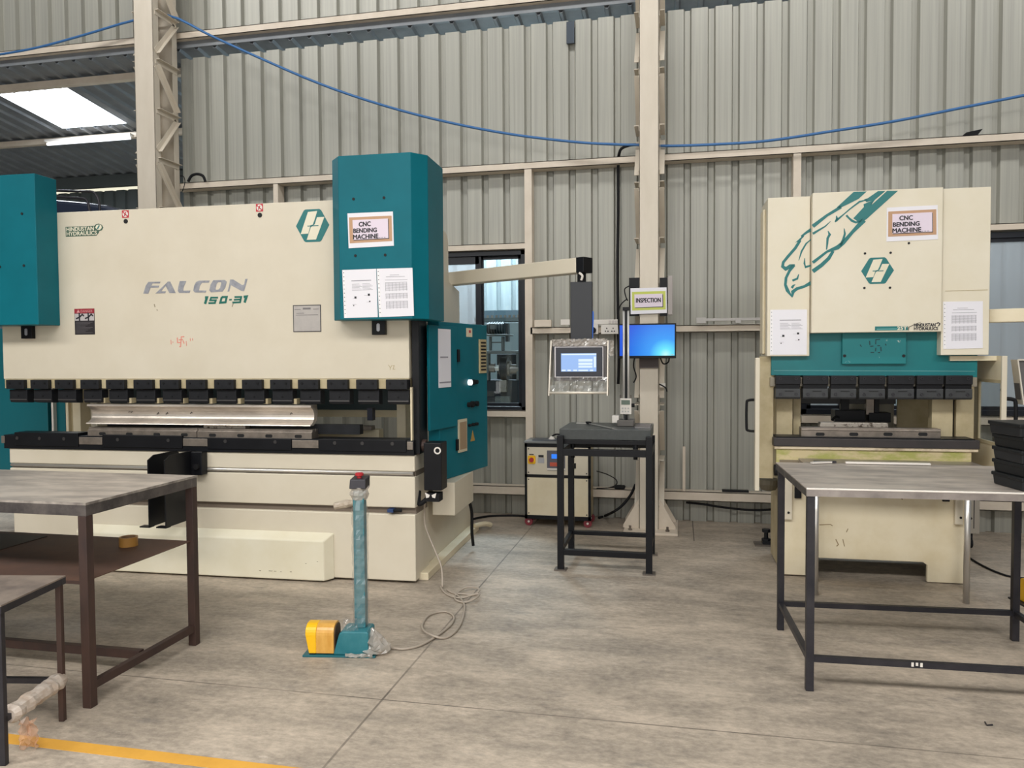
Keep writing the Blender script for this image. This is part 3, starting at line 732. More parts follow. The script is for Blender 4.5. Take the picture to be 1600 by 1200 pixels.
for k in range(9): z = 1.39+k*.026; m.loops([(p.x, p.y, z), (q.x, q.y, z), (q.x, q.y, z+.013), (p.x, p.y, z+.013)], [(p.x+nrm.x*.002, p.y+nrm.y*.002, z), (q.x+nrm.x*.002, q.y+nrm.y*.002, z), (q.x+nrm.x*.002, q.y+nrm.y*.002, z+.013), (p.x+nrm.x*.002, p.y+nrm.y*.002, z+.013)])
m.build('vent_slats', dark_void, cab)
v = onface(.46, .60, .80, 1.04, 'filter_grille', mat('beige_filter_rim', (206, 196, 170), .5), .01)
onface(.475, .59, .82, 1.02, 'filter_mesh', mat('beige_filter', (160, 136, 108), .6), .012)
onface(.425, .455, .82, .90, 'door_latch', black_paint, .012)
onface(.62, .72, 1.645, 1.71, 'cabinet_label', cream_worn, .003)
onface(.66, .69, 1.675, 1.695, 'cabinet_label_mark', red_sticker, .005)
onface(.44, .48, 1.46, 1.55, 'cabinet_handle', black_paint, .015)
for s, z, r, mt in ((.66, 1.305, .022, lamp_white), (.715, 1.305, .02, rubber), (.775, 1.305, .016, rubber), (.64, 1.14, .018, rubber), (.70, 1.14, .024, rubber), (.78, 1.14, .020, rubber), (.65, .985, .011, rubber), (.715, .985, .012, rubber), (.775, .985, .012, rubber)):
    p = Vector(t_(s)); MB().cyl((p.x, p.y, z), (p.x+nrm.x*.022, p.y+nrm.y*.022, z), r, 14).build('pilot_lamp' if mt is lamp_white else 'push_button', mt, cab)
p, q, r = Vector(t_(.68)), Vector(t_(.755)), Vector(t_(.717))
MB().loops([(p.x+nrm.x*.001, p.y+nrm.y*.001, .86), (q.x+nrm.x*.001, q.y+nrm.y*.001, .86), (r.x+nrm.x*.001, r.y+nrm.y*.001, .94)], [(p.x+nrm.x*.003, p.y+nrm.y*.003, .86), (q.x+nrm.x*.003, q.y+nrm.y*.003, .86), (r.x+nrm.x*.003, r.y+nrm.y*.003, .94)]).build('hazard_triangle', mat('dull_yellow', (176, 140, 70), .5), cab)
# gauge motor box
mo = MB().box(.055, .175, .02, .16, .62, .935).build('gauge_motor', black_paint, fal, .005)
MB().ring((.150, .0195, .885), (.150, .016, .885), .024, .015, 20).build('motor_ring', white_p, mo)
MB().cyl((.0, .09, .91), (.055, .09, .91), .04, 16).build('motor_coupling', mat('dark_brown_steel', (76, 58, 52), .5), mo)
MB().box(-.005, .02, .04, .14, .855, .955).build('coupling_flange', mat('rust_brown_steel', (92, 60, 50), .5), mo)
mc = MB().box(.06, .155, .03, .12, .545, .60).build('cable_plug', rubber, mo)
for k in (-1, 1): MB().loops([(.10+k*.006, .02, .59), (.10+k*.038, .02, .605), (.10+k*.03, .02, .57), (.10+k*.012, .02, .575)], [(.10+k*.006, .028, .59), (.10+k*.038, .028, .605), (.10+k*.03, .028, .57), (.10+k*.012, .028, .575)]).build('plug_clip', white_p, mo)
MB().tube([(.06, .05, .555), (.03, .05, .53), (.005, .06, .53), (-.005, .1, .60)], .016, 8).build('plug_cable', rubber, mo)
MB().box(.03, .19, .30, .85, .40, .63).build('junction_box', cream, fal, .004)
MB().tube([(.16, .84, .40), (.17, .88, .3), (.165, .9, .15), (.17, .92, .04)], .012, 8).build('floor_cable', rubber, fal)
# hydraulic pipes and tank rising behind the ram
m = MB().tube([FA.at(86, 298, .7), FA.at(120, 299, .7), FA.at(143, 299.5, .7), FA.at(151, 306, .7), FA.at(155, 318, .7), FA.at(157, 345, .7)], .010, 8).build('hydraulic_pipe', leg_dark, fal, smooth=True)
MB().tube([FA.at(86, 307, .6), FA.at(112, 309, .6), FA.at(131, 310.5, .6), FA.at(137, 316, .6), FA.at(140, 330, .6), FA.at(141, 345, .6)], .010, 8).build('hydraulic_pipe', leg_dark, fal, smooth=True)
pts = [FA.at(x, y, .85) for x, y in ((60, 310), (90, 312), (130, 315.5), (165, 320), (182, 325), (194, 331), (196, 345), (60, 345))]
MB().loops([(p[0], .85, p[2]) for p in pts], [(p[0], 1.25, p[2]) for p in pts]).build('oil_tank_top', mat('tank_dark_blue', (40, 48, 66), .25, .2), fal, .03)
# black sheet supports hanging on the guide rail
for x in (232, 258):
    u = FA.us(x, 780, -.36)
    L = [(-.36, .838), (-.30, .866), (-.05, .866), (-.012, .83), (-.012, .735), (-.06, .40), (-.36, .40)]
    b_ = MB().prism(L, 'x', u-.004, u+.004).build('sheet_support', black_paint, fal)
    MB().box(u-.07, u+.004, -.36, -.31, .396, .404).build('foot_flange', black_paint, b_)
    if x > 250:
        MB().box(u, u+.085, -.075, -.006, .70, .862).build('mounting_block', black_paint, b_, .006)
        MB().cyl((u+.05, -.095, .76), (u+.05, -.075, .76), .02, 12).build('clamp_knob', rubber, b_)

# notices taped on the press
def notice(fr, name, label, cat, poly_px, d, group=None):
    """thin sheet of paper taped flat on plane d of a machine; returns its Empty placed at its lower corner"""
    P = [fr.at(x, y, d)[::2] for x, y in poly_px]
    t = thing(name, label, cat, fr.o, fr.a, group)
    return t, P
def cnc_sign(fr, poly, d, label):
    t, P = notice(fr, 'machine_sign', label, 'sign', poly, d)
    A, B, C_, D_ = [Vector(p) for p in P]      # tl, tr, br, bl
    def q(s, r): return tuple((A*(1-s)+B*s)*(1-r)+(D_*(1-s)+C_*s)*r)
    def rect(s0, s1, r0, r1): return [q(s0, r0), q(s1, r0), q(s1, r1), q(s0, r1)]
    flat(MB(), [rect(0, 1, 0, 1)], d, .002).build('sheet', paper, t)
    flat(MB(), [rect(.03, .97, .12, .86)], d-.002, .001).build('border', kraft, t)
    flat(MB(), [rect(.12, .905, .22, .79)], d-.003, .0006).build('shade_edge', ink, t)
    flat(MB(), [rect(.11, .89, .20, .77)], d-.0036, .0008).build('panel', paper_pink, t)
    def tx(s, s0, s1, r0, r1):
        a, b = q(s0, r1), q(s1, r0); o = text('lettering', s, (a[0], q((s0+s1)/2, r1)[1], b[0], q((s0+s1)/2, r0)[1]), d-.0045, ink, t, heavy=.0016)
        sl = (q(s1, .5)[1]-q(s0, .5)[1])/(b[0]-a[0])
        for v in o.data.vertices: v.co.z += (v.co.x-(a[0]+b[0])/2)*sl
    tx('CNC', .25, .51, .265, .395); tx('BENDING', .125, .64, .45, .575); tx('MACHINE', .115, .67, .625, .755)
    q_ = MB()
    for k in range(3): flat(q_, [rect(.68+.055*k, .715+.055*k, .735, .755)], d-.0044, .0006)
    q_.build('small_print', ink_grey, t)
    return t
def sleeve(fr, poly, d, label, kind, group):
    t, P = notice(fr, 'paper_notice', label, 'notice', poly, d, None)
    A, B, C_, D_ = [Vector(p) for p in P]
    def q(s, r): return tuple((A*(1-s)+B*s)*(1-r)+(D_*(1-s)+C_*s)*r)
    def rect(s0, s1, r0, r1): return [q(s0, r0), q(s1, r0), q(s1, r1), q(s0, r1)]
    flat(MB(), [rect(0, 1, 0, 1)], d, .002).build('sheet', paper, t)
    q_ = MB(); flat(q_, [rect(0, .075, .0, 1)], d-.002, .0008); q_.build('binding_strip', paper_sleeve, t)
    h = MB()
    for k in range(11): flat(h, [rect(.025, .05, .05+.085*k, .065+.085*k)], d-.0028, .0005)
    h.build('punch_holes', ink_grey if kind[0] == 'p' else ink, t)
    m = MB()
    if 'diagram' in kind:
        flat(m, [rect(.26, .84, .225, .240)], d-.002, .0008)
        for k in range(6):
            for s in (.27, .58): flat(m, [rect(s, s+.22+.04*(k % 3), .30+.025*k, .306+.025*k)], d-.002, .0008)
        for s, r in ((.28, .60), (.62, .54), (.26, .72), (.68, .68)): flat(m, [rect(s, s+.12, r, r+.004)], d-.002, .0008)
        m.build('print', ink_grey, t)
        m = MB()
        for s, r, k in ((.36, .58, 1), (.76, .53, 1), (.78, .67, .6), (.30, .745, .5)):
            flat(m, [rect(s-.03*k, s+.03*k, r-.022*k, r+.022*k)], d-.0025, .0008)
        m.build('diagram_tool', ink, t)
    else:
        flat(m, [rect(.25, .78, .17, .178), rect(.36, .62, .135, .142), rect(.22, .85, .235, .242)], d-.002, .0008)
        for r0, n_ in ((.29, 8), (.52, 5), (.68, 7)):
            for k in range(n_): flat(m, [rect(.22, .84, r0+.0225*k, r0+.006+.0225*k)], d-.002, .0008)
            for k in range(7): flat(m, [rect(.22+.1*k, .226+.1*k, r0, r0+.0225*n_)], d-.002, .0008)
        m.build('print', ink_grey, t)
    return t
cnc_sign(FA, [(543, 333.5), (614, 330.5), (615.5, 384), (545, 388)], -.2005, 'taped sign with tan border on the teal cylinder cover, left of the monitor')
pn = 'paper notices taped to the machines'
sleeve(FA, [(535, 422), (588, 420), (590.5, 495.5), (538, 497)], -.2005, 'white diagram sheet in a punched sleeve on the lower left of the teal cover', 'diagram', pn)
sleeve(FA, [(589, 420), (644.5, 418.5), (647, 493.5), (592.5, 495.5)], -.2020, 'white table sheet in a punched sleeve, right one of two on the teal cover', 'table', pn)
# sheet taped on the cabinet side
t = thing('paper_notice', 'narrow white paper taped on the side of the teal electrical cabinet', 'notice', FA.o, FA.a)
def cabpaper(s0, s1, z0, z1, nm, mt, off, base):
    onface(s0, s1, z0, z1, nm, mt, off, t, base)
cabpaper(.125, .315, 1.285, 1.690, 'sheet', paper, .002, .0205)
cabpaper(.135, .31, 1.315, 1.325, 'print', ink_grey, .001, .0225)
cabpaper(.15, .27, 1.49, 1.50, 'print', ink_grey, .001, .0225)
# control arm and hanging panel
PA, PB = W(702, 434, 5.95), W(907, 418.5, 5.28)
arm = bpy.data.objects.new('arm_builder', None); COL.objects.link(arm)
dv = PB-PA; dv.z = 0; dn = dv.normalized(); zc = (PA.z+PB.z)/2; L0 = Vector((0, 0, zc)); L1 = L0+dv
MB().bar(L0, L1, .10, .102).build('control_arm', cream, arm, .006)
MB().bar(L1, L1+dn*.065, .102, .104).build('end_cap', black_paint, arm, .004)
cx = L1+dn*.01
zb = W(905, 441, 5.28).z; zt = W(905, 530, 5.28).z
MB().cyl((cx.x, cx.y, zc-.05), (cx.x, cx.y, zb), .03, 16).build('swivel_joint', rubber, arm)
MB().box(cx.x-.074, cx.x+.074, cx.y-.03, cx.y+.03, zt-.03, zb).build('drop_column', black_satin, arm, .004)
MB().tube([(cx.x-.01, cx.y-.06, zc-.055), (cx.x+.012, cx.y-.06, zc-.075), (cx.x+.004, cx.y-.055, zc-.105)], .008, 6).build('hook', white_p, arm)
MB().tube([(cx.x+.076, cx.y-.01, zb-.2), (cx.x+.078, cx.y-.012, (zb+zt)/2-.05), (cx.x+.072, cx.y-.02, zt+.0)], .006, 6).build('blue_wire', mat('blue_wire', (70, 120, 220), .4), arm)
# panel: YP plane
YP = 5.20; g = lambda x, y: W(x, y, YP)-Vector((PA.x, PA.y, 0))
a, b = g(861, 616), g(950, 531); w = b.x-a.x; x0, x1 = a.x, b.x; yp = YP-PA.y
sh = .035
pn_ = MB().loops([(x0+.015, yp+.02, a.z+.09), (x1-.01, yp+.02, a.z+.09), (x1-.008, yp+.005, b.z), (x0+.02, yp+.005, b.z)], [(x0+.015, yp+.10, a.z+.09), (x1-.01, yp+.10, a.z+.09), (x1-.008, yp+.10, b.z), (x0+.02, yp+.10, b.z)]).build('control_panel', mat('panel_grey', (96, 92, 92), .4), arm, .004)
k0, k1 = g(866.5, 590), g(943, 541)
MB().box(k0.x, k1.x, yp-.004, yp+.005, k0.z, k1.z).build('panel_bezel', mat('bezel_silver', (206, 202, 204), .3, .4), pn_, .003)
k0, k1 = g(868.5, 588.5), g(941.5, 542.5)
MB().box(k0.x, k1.x, yp-.006, yp-.003, k0.z, k1.z).build('panel_face', mat('panel_face_black', (30, 32, 44), .25), pn_)
k0, k1 = g(877, 580.5), g(932, 552); ds = MB().box(k0.x, k1.x, yp-.008, yp-.006, k0.z, k1.z).build('touch_screen', scr_blue, pn_)
for (xa, xb, ya, yb) in ((904, 926, 561, 565), (904, 926, 566.5, 570.5), (904, 926, 571.5, 574.5), (878, 932, 552.5, 555), (878, 884, 577.5, 579.8), (887, 892, 577.5, 579.8), (896, 902, 577.5, 579.8), (904, 919, 577.5, 579.8), (922, 927, 577.5, 579.8), (928, 931.5, 557, 574)):
    k0, k1 = g(xa, yb), g(xb, ya); MB().box(k0.x, k1.x, yp-.0092, yp-.008, k0.z, k1.z).build('screen_field', scr_white, pn_)
# side rails, handle bar and plastic film
al = mat('brushed_panel_edge', (226, 218, 204), .35, .3)
for xa, xb in ((858.5, 861.5), (949.5, 950.2)):
    p, q = g(xa, 618), g(xb, 532)
    MB().loops([(p.x-.004, yp-.03, p.z), (p.x+.004, yp-.03, p.z), (q.x+.004, yp-.012, q.z), (q.x-.004, yp-.012, q.z)], [(p.x-.004, yp+.06, p.z), (p.x+.004, yp+.06, p.z), (q.x+.004, yp+.10, q.z), (q.x-.004, yp+.10, q.z)]).build('side_rail', al, pn_)
p, q = g(859, 613.5), g(949.5, 613.5); MB().cyl((p.x, yp-.02, p.z), (q.x, yp-.02, q.z), .009, 12).build('handle_bar', al, pn_, smooth=True)
def crumple(mb, u0, u1, z0, z1, y, nu, nz, amp, seed, edge=0.0):
    R = random.Random(seed); V = []
    for i in range(nu+1):
        for j in range(nz+1):
            s, r = i/nu, j/nz
            V.append(mb.bm.verts.new((u0+(u1-u0)*s+R.uniform(-1, 1)*edge, y+R.uniform(-1, 1)*amp, z0+(z1-z0)*r+R.uniform(-1, 1)*edge)))
    for i in range(nu):
        for j in range(nz):
            a_ = i*(nz+1)+j; mb.bm.faces.new((V[a_], V[a_+nz+1], V[a_+nz+2], V[a_+1]))
p, q = g(860, 615), g(949, 589); m = MB(); crumple(m, p.x, q.x, p.z, q.z, yp-.022, 26, 6, .006, 3, .002); m.build('plastic_film', film, pn_)
p, q = g(863, 541), g(950, 529); m = MB(); crumple(m, p.x, q.x, p.z, q.z, yp-.012, 30, 4, .010, 5, .004); m.build('plastic_film', film_dense, pn_)
p, q = g(951, 556), g(959, 532); m = MB(); crumple(m, p.x, q.x, p.z, q.z, yp-.005, 4, 8, .016, 6, .005); m.build('plastic_film', film_dense, pn_)
lp = Matrix.Rotation(-FA.a, 3, 'Z') @ (Vector((PA.x, PA.y, 0))-FA.o)
for ch in list(arm.children):
    ch.parent = fal; ch.location = lp; ch.rotation_euler = (0, 0, -FA.a)
bpy.data.objects.remove(arm)

# ================================================================== SMALL PRESS BRAKE
FB = Frame(.677, 5.453, 1.0)
pb = thing('press_brake', 'smaller cream press brake with bird head graphic and teal ram, on the right', 'press brake', FB.o, FB.a)
def bb(name, x0, x1, y0, y1, d0, d1, mt, parent=None, bev=.003, dref=None):
    """box from a front-face pixel rectangle at depth d0"""
    a = FB.at(x0, (y0+y1)/2, d0); b = FB.at(x1, (y0+y1)/2, d0)
    return MB().box(a[0], b[0], d0, d1, FB.zs((x0+x1)/2, y1, d0), FB.zs((x0+x1)/2, y0, d0)).build(name, mt, parent or pb, bev)
# covers
MB().box(.160, .938, -.10, .42, 1.638, 2.545).build('front_cover', cover_cream, pb, .004)
MB().box(-.112, .156, -.05, .28, 1.488, 2.535).build('side_cover', cover_cream, pb, .004)
MB().box(.944, 1.222, -.075, .45, 1.488, 2.540).build('side_cover', cover_cream, pb, .004)
MB().box(-.130, -.112, .05, .20, 1.50, 2.48).build('frame_plate', cream_worn, pb, .01)
strip(MB(), [(.965, 1.895), (1.21, 1.897)], .004, -.075).build('cover_seam', cream_dirty_shaded, pb)
# teal ram
MB().prism([(-.078, 1.36), (1.185, 1.345), (1.185, 1.66), (-.078, 1.66)], 'y', .0, .14).build('ram', teal_vinyl if False else mat('teal_ram_paint', (10, 118, 122), .4, rgb2=(8, 108, 114), scale=4), pb, .003)
strip(MB(), [(-.06, 1.392), (1.17, 1.384)], .003, .0).build('ram_scratch', mat('pale_scratch', (110, 170, 168), .5), pb)
a = FB.at(1316, 569, -.03); b = FB.at(1416.5, 522, -.03)
rp = MB().box(a[0], b[0], -.03, 0, a[2], b[2]+.04).build('ram_access_plate', teal_worn, pb, .003)
for x, y in ((1319.5, 556), (1412, 556)):
    q = FB.at(x, y, -.03); MB().cyl((q[0], -.0305, q[2]), (q[0], -.034, q[2]), .010, 12).build('plate_screw', dark_void, rp)
q_ = MB(); S2 = lambda pts: [FB.at(1160+x/3.636, 280+y/3.636, -.03)[::2] for x, y in pts]
for pts in ([(722, 918), (724, 942)], [(726, 950), (744, 948)], [(782, 910), (758, 912), (757, 938)], [(758, 958), (756, 978)], [(748, 984), (728, 984)], [(766, 946), (782, 945)], [(786, 952), (788, 978)], [(782, 984), (770, 985)]): strip(q_, S2(pts), .0065, -.03)
for pts in ([(668, 940), (676, 952)], [(812, 935), (816, 945)]): strip(q_, S2(pts), .006, -.03)
q_.build('dark_blessing_mark', mark_dark, rp)
# clamps
for i, x in enumerate((1212, 1255, 1298.5, 1343, 1388, 1433, 1478)):
    u = FB.us(x, 600, -.05); w = .158
    if i == 0:
        c0 = MB().box(0, w, -.05, .03, 1.300, 1.358).build('clamp', black, pb, .004)
        subs = [MB().box(.002, w-.002, -.036, .04, 1.272, 1.302).build('clamp_wedge', black_paint, c0, .002),
                MB().prism([(-.045, 1.272), (-.045, 1.215), (-.035, 1.203), (.03, 1.200), (.05, 1.20), (.05, 1.274)], 'x', .0, w).build('clamp_plate', mat('dark_clamp_grey', (58, 60, 62), .45, rgb2=(44, 46, 48), scale=8), c0, .003)]
        for q_, zz, dd in ((.03, 1.338, -.05), (.13, 1.338, -.05), (.03, 1.235, -.045), (.13, 1.235, -.045)):
            subs.append(MB().ring((q_, dd, zz), (q_, dd-.004, zz), .010, .006, 12).build('clamp_screw', leg_dark, c0))
        subs.append(MB().box(.06, .115, -.047, -.045, 1.253, 1.258).build('clamp_notch', dark_void, c0))
        c0.location = (u, 0, 0)
    else:
        c = c0.copy(); COL.objects.link(c); c.parent = pb; c.location = (u, 0, 0)
        for g_ in subs: k = g_.copy(); COL.objects.link(k); k.parent = c
MB().box(-.085, 1.185, -.0, .07, 1.285, 1.346).build('punch_holder', mat('holder_grey_brown', (146, 138, 122), .5), pb, .003)
# bed, die rail and die
MB().box(-.067, 1.187, -.055, .12, .888, .944).build('die_rail', mat('die_rail_black', (56, 50, 50), .5, rgb2=(44, 42, 42), scale=8), pb, .004)
MB().box(-.05, 1.160, -.048, .11, .944, .952).build('die_rail_top', black_paint, pb)
MB().box(-.060, 1.182, -.045, .2, .868, .888).build('bed_lip', mat('lip_pale', (220, 204, 176), .5, rgb2=(150, 130, 104), scale=9, stretch=(1, 1, 1), thr=(.5, .75)), pb, .003)
ua, ub = FB.us(1252, 680, .0), FB.us(1470, 680, .0)
db = MB().prism([(.0, .950), (.09, .950), (.09, 1.010), (.06, 1.010), (.05, .995), (.04, 1.010), (.0, 1.010), (.0, .998), (-.004, .998), (-.004, .992), (.0, .992)], 'x', ua, ub).build('die_block', die_steel, pb, .002)
for x in (1281.5, 1334, 1387.5, 1442):
    u, _, z = FB.at(x, 678.5, 0); MB().prism(rrect(u-.028, u+.028, z-.011, z+.011, .010), 'y', -.001, .0).build('die_slot', dark_void, db)
bb('gauge_block', 1281, 1388, 660.5, 673, .09, .16, speckle)
# front plate with foot cut-out
P = [(-.0, .012), (.20, .012), (.205, .12), (.225, .135), (.88, .135), (.905, .115), (.905, .005), (1.135, .005), (1.145, .868), (-.0, .868)]
MB().prism(P, 'y', .0, .03).build('base_plate', cream_worn, pb, .003)
MB().box(.002, .014, .03, .6, .012, .86).build('base_side', cream_dirty_shaded, pb)
MB().box(1.12, 1.134, .03, .6, .012, .86).build('base_side', cream_dirty_shaded, pb)
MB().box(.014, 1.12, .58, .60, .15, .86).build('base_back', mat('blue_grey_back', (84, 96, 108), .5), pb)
a0 = FB.us(1213, 712, -.03); a1 = FB.us(1518, 716, -.03)
MB().box(a0, a1, -.03, .0, .772, .868).build('bed_front', cream_oil, pb, .003)
MB().box(a0+.02, a1-.01, -.034, -.03, .772, .795).build('bed_ledge', mat('ledge_brown', (128, 116, 96), .5), pb)
# hanging strips and black brackets on the base
for x0, x1, y1 in ((1222, 1238, 812), (1493, 1505.5, 820), (1512, 1518, 821)):
    s_ = bb('support_strip', x0, x1, 722, y1, -.03, .0, cream, None, .003)
    c = FB.at((x0+x1)/2+2, y1-11, -.03); MB().cyl((c[0], -.0305, c[2]), (c[0], -.033, c[2]), .008, 10).build('strip_hole', dark_void, s_)
for x0, x1, y0, y1 in ((1242, 1252.5, 752, 779), (1473.5, 1484.5, 752, 784)): bb('support_bracket', x0, x1, y0, y1, -.02, .0, black_paint)
m = MB()
for pts, w in (([(438, 1018), (500, 1016), (512, 1024)], 4), ([(530, 1100), (545, 1130), (535, 1140)], 5), ([(590, 1060), (600, 1040)], 4), ([(570, 1100), (580, 1140)], 4), ([(905, 868), (910, 875)], 7)):
    strip(m, [FB.at(1160+x/3.636, 540+y/3.636, .0)[::2] for x, y in pts], w/3.636/225, .0)
m.build('paint_scuffs', mat('scuff_brown', (150, 128, 92), .6), pb)
# C-frames and what shows through the opening
MB().box(FB.us(1213, 650, .12), FB.us(1238.5, 650, .12), .12, .20, .86, 1.5).build('frame_front', cream_dirty_shaded, pb, .003)
MB().box(FB.us(1205, 650, .2), FB.us(1214, 650, .2), .2, .7, .86, 2.3).build('c_frame', cream_dirty_shaded, pb)
MB().box(FB.us(1239.5, 650, .2), FB.us(1251, 650, .2), .2, .24, .86, 1.5).build('frame_inner', cream_dirty_shaded, pb)
MB().box(FB.us(1456, 650, .12), FB.us(1489, 650, .12), .12, .20, .86, 1.5).build('frame_front', cream_dirty_shaded, pb, .003)
MB().box(FB.us(1494, 650, .12), FB.us(1522, 650, .12), .12, .20, .86, 1.5).build('frame_front', cream_dirty_shaded, pb, .003)
MB().box(FB.us(1489, 650, .16), FB.us(1494, 650, .16), .16, .20, .86, 1.5).build('frame_gap', black_paint, pb)
MB().cyl((FB.us(1365, 650, .55), .62, .6), (FB.us(1365, 650, .55), .62, 1.5), .15, 32).build('oil_cylinder', mat('grey_cylinder', (150, 146, 134), .45), pb, smooth=True)
MB().box(FB.us(1402, 650, .6), FB.us(1455, 650, .6), .6, .62, .86, 1.5).build('inner_plate', cream_dirty_shaded, pb)
bb('gauge_motor', 1305, 1352, 641, 660, .30, .45, black_paint); bb('gauge_motor', 1358, 1392, 645, 660, .30, .42, black_paint)
bb('gauge_column', 1314, 1327, 621, 645, .32, .38, black_paint); bb('gauge_column', 1367, 1374, 621, 645, .32, .38, black_paint)
bb('gauge_screw', 1353.5, 1366, 622, 648, .31, .36, die_steel)
bb('gauge_crossbar', 1245, 1400, 619, 631, .34, .40, mat('gauge_dark', (46, 46, 48), .5))
MB().tube([FB.at(1300, 657, .3), FB.at(1306, 651, .3), FB.at(1312, 652, .3)], .008, 8).build('gauge_lever', rubber, pb)
# side guards
gl = MB().box(FB.us(1180, 660, -.16), FB.us(1187, 660, -.16), -.16, -.10, FB.zs(1183, 767, -.16), FB.zs(1183, 559, -.16)).build('side_guard', cream, pb, .003)
MB().box(FB.us(1187, 660, .02)-.004, FB.us(1208, 660, .02), .02, .05, .66, 1.487).build('guard_back', cream_dirty_shaded, pb)  # recess shade put into its darker cream
u = FB.us(1180, 650, -.10)
MB().tube([(u, -.10, 1.20), (u-.045, -.10, 1.195), (u-.055, -.10, 1.17), (u-.055, -.10, 1.02), (u-.045, -.10, .995), (u, -.10, .99)], .009, 8, sub=4).build('guard_handle', rubber, gl)
# right guard: a plate set in depth, with a framed window opening
ug = FB.us(1573, 650, -.16); gz1 = FB.zs(1573, 556, -.16)
def wallseg(name, d0, d1, z0, z1, mt=cream_worn): return MB().box(ug-.006, ug, d0, d1, z0, z1).build(name, mt, pb)
MB().box(ug-.03, ug, -.16, -.14, .62, gz1).build('guard_edge', cream, pb, .003)
wd0, wd1, wz0, wz1 = -.10, .24, .93, 1.31
g_ = MB().box(ug-.008, ug, -.15, .48, wz1, gz1).box(ug-.008, ug, -.15, .48, .62, wz0).box(ug-.008, ug, -.15, wd0, wz0, wz1).box(ug-.008, ug, wd1, .48, wz0, wz1)
gr = g_.build('side_guard', cream_worn, pb)
MB().box(ug-.28, ug, -.02, .30, gz1-.03, gz1).build('guard_top', cream_worn, pb)
MB().box(ug-.016, ug-.008, wd0-.02, wd0, wz0-.02, wz1+.02).box(ug-.016, ug-.008, wd1, wd1+.02, wz0-.02, wz1+.02).box(ug-.016, ug-.008, wd0, wd1, wz1, wz1+.02).box(ug-.016, ug-.008, wd0, wd1, wz0-.02, wz0).build('window_rim', cream_dirty_shaded, gr)
MB().box(ug-.005, ug-.003, wd0, wd1, wz0, wz1).build('guard_window', clear_mat('grimy_guard_plastic', (.82, .84, .84, 1), .06, .1), gr)
for z in (1.27, 1.05): MB().cyl((ug-.018, wd0-.01, z), (ug-.012, wd0-.01, z), .007, 8).build('rim_screw', dark_void, gr)
MB().tube([(ug, -.12, 1.215), (ug+.05, -.12, 1.21), (ug+.065, -.12, 1.18), (ug+.065, -.12, 1.02), (ug+.05, -.12, .99), (ug, -.12, .985)], .012, 8, sub=4).build('guard_handle', rubber, gr)
# levelling foot beside the base
q = FL(1197, 851)
lf = (q-FB.o); lx, ld = lf.dot(FB.u), lf.dot(FB.n)
f_ = MB().box(lx-.09, lx+.16, ld-.07, ld+.07, 0, .012).build('levelling_foot', grey_steel, pb)
MB().box(lx-.03, lx+.16, ld-.04, ld+.04, .012, .035).build('foot_block', black, f_)
MB().cyl((lx+.0, ld, .03), (lx+.0, ld, .11), .016, 12).build('foot_bolt', black, f_)
MB().cyl((lx+.0, ld, .10), (lx+.0, ld, .125), .032, 6).build('foot_nut', black, f_)
MB().cyl((lx+.0, ld, .035), (lx+.0, ld, .05), .035, 6).build('foot_nut', black, f_)
# stowed pedal bag and drain parts left of the base
u, _, z = FB.at(1200, 758, .2)
MB().lathe((u+.01, .26, z-.05), [(.02, 0), (.05, .01), (.075, .05), (.078, .085), (.03, .09)], 20).build('side_valve', mat('olive_grey', (96, 90, 76), .5), pb)
MB().cyl((-.055, -.0, .72), (-.03, -.0, .72), .038, 16).build('side_knob', rubber, pb)

# bird head graphic across the covers, drawn in strokes
def PXB(pts, d): return [FB.at(1160+x/3.636, 280+y/3.636, d)[::2] for x, y in pts]
gm = MB(); d = -.10; k = .0072/ (30/3.636/8.)
wpx = lambda w: w/3.636/222
def fl_(pts, dd=-.10): flat(gm, [PXB(pts, dd)], dd)
def sk(pts, w, dd=-.10):
    W_ = w if isinstance(w, (list, tuple)) else [w]*len(pts)
    strip(gm, PXB(pts, dd), [wpx(v) for v in W_], dd)
fl_([(632, 72), (706, 70), (660, 112), (600, 142), (552, 165), (536, 160)])
fl_([(770, 68), (814, 66), (752, 118), (735, 142), (722, 150), (744, 120), (705, 130), (690, 116), (712, 108)])
fl_([(822, 66), (884, 66), (704, 228), (668, 250), (630, 222), (690, 158), (688, 142), (745, 118), (735, 145)])
sk([(560, 158), (480, 206), (400, 268)], [16, 14, 20])
sk([(712, 116), (665, 128), (610, 170), (580, 196), (530, 238)], [4, 9, 7, 6, 12]); sk([(534, 208), (538, 226), (526, 244)], [4, 12, 5])
sk([(590, 205), (606, 222), (622, 236), (646, 246), (662, 240)], [10, 9, 12, 10, 8])
sk([(500, 240), (470, 268), (430, 292), (400, 310)], [3, 7, 10, 13])
sk([(690, 232), (625, 300), (572, 362), (540, 388), (480, 412), (400, 474)], [26, 17, 20, 22, 12, 16])
sk([(578, 280), (582, 310), (572, 345), (556, 378)], [3, 10, 12, 12])
sk([(486, 294), (496, 314), (484, 336), (482, 366), (478, 400)], [3, 12, 12, 10, 6])
sk([(516, 408), (490, 450), (450, 488), (400, 524)], [14, 18, 20, 22])
gm.build('bird_graphic', teal_vinyl, pb)
gm = MB(); d2 = -.05
sk([(392, 286), (365, 302), (334, 326)], [18, 13, 10], d2); sk([(348, 322), (318, 350), (330, 346)], [8, 18, 6], d2)
sk([(328, 348), (300, 392), (258, 440), (232, 472), (228, 496), (246, 510), (272, 494), (298, 486)], [14, 15, 15, 14, 15, 18, 20, 6], d2)
sk([(292, 488), (268, 520), (248, 560), (244, 600), (256, 632), (284, 672)], [18, 14, 14, 14, 18, 4], d2)
sk([(284, 668), (286, 640), (310, 622), (350, 610), (392, 588)], [6, 18, 16, 14, 20], d2); sk([(280, 618), (290, 604), (300, 598)], [14, 10, 3], d2)
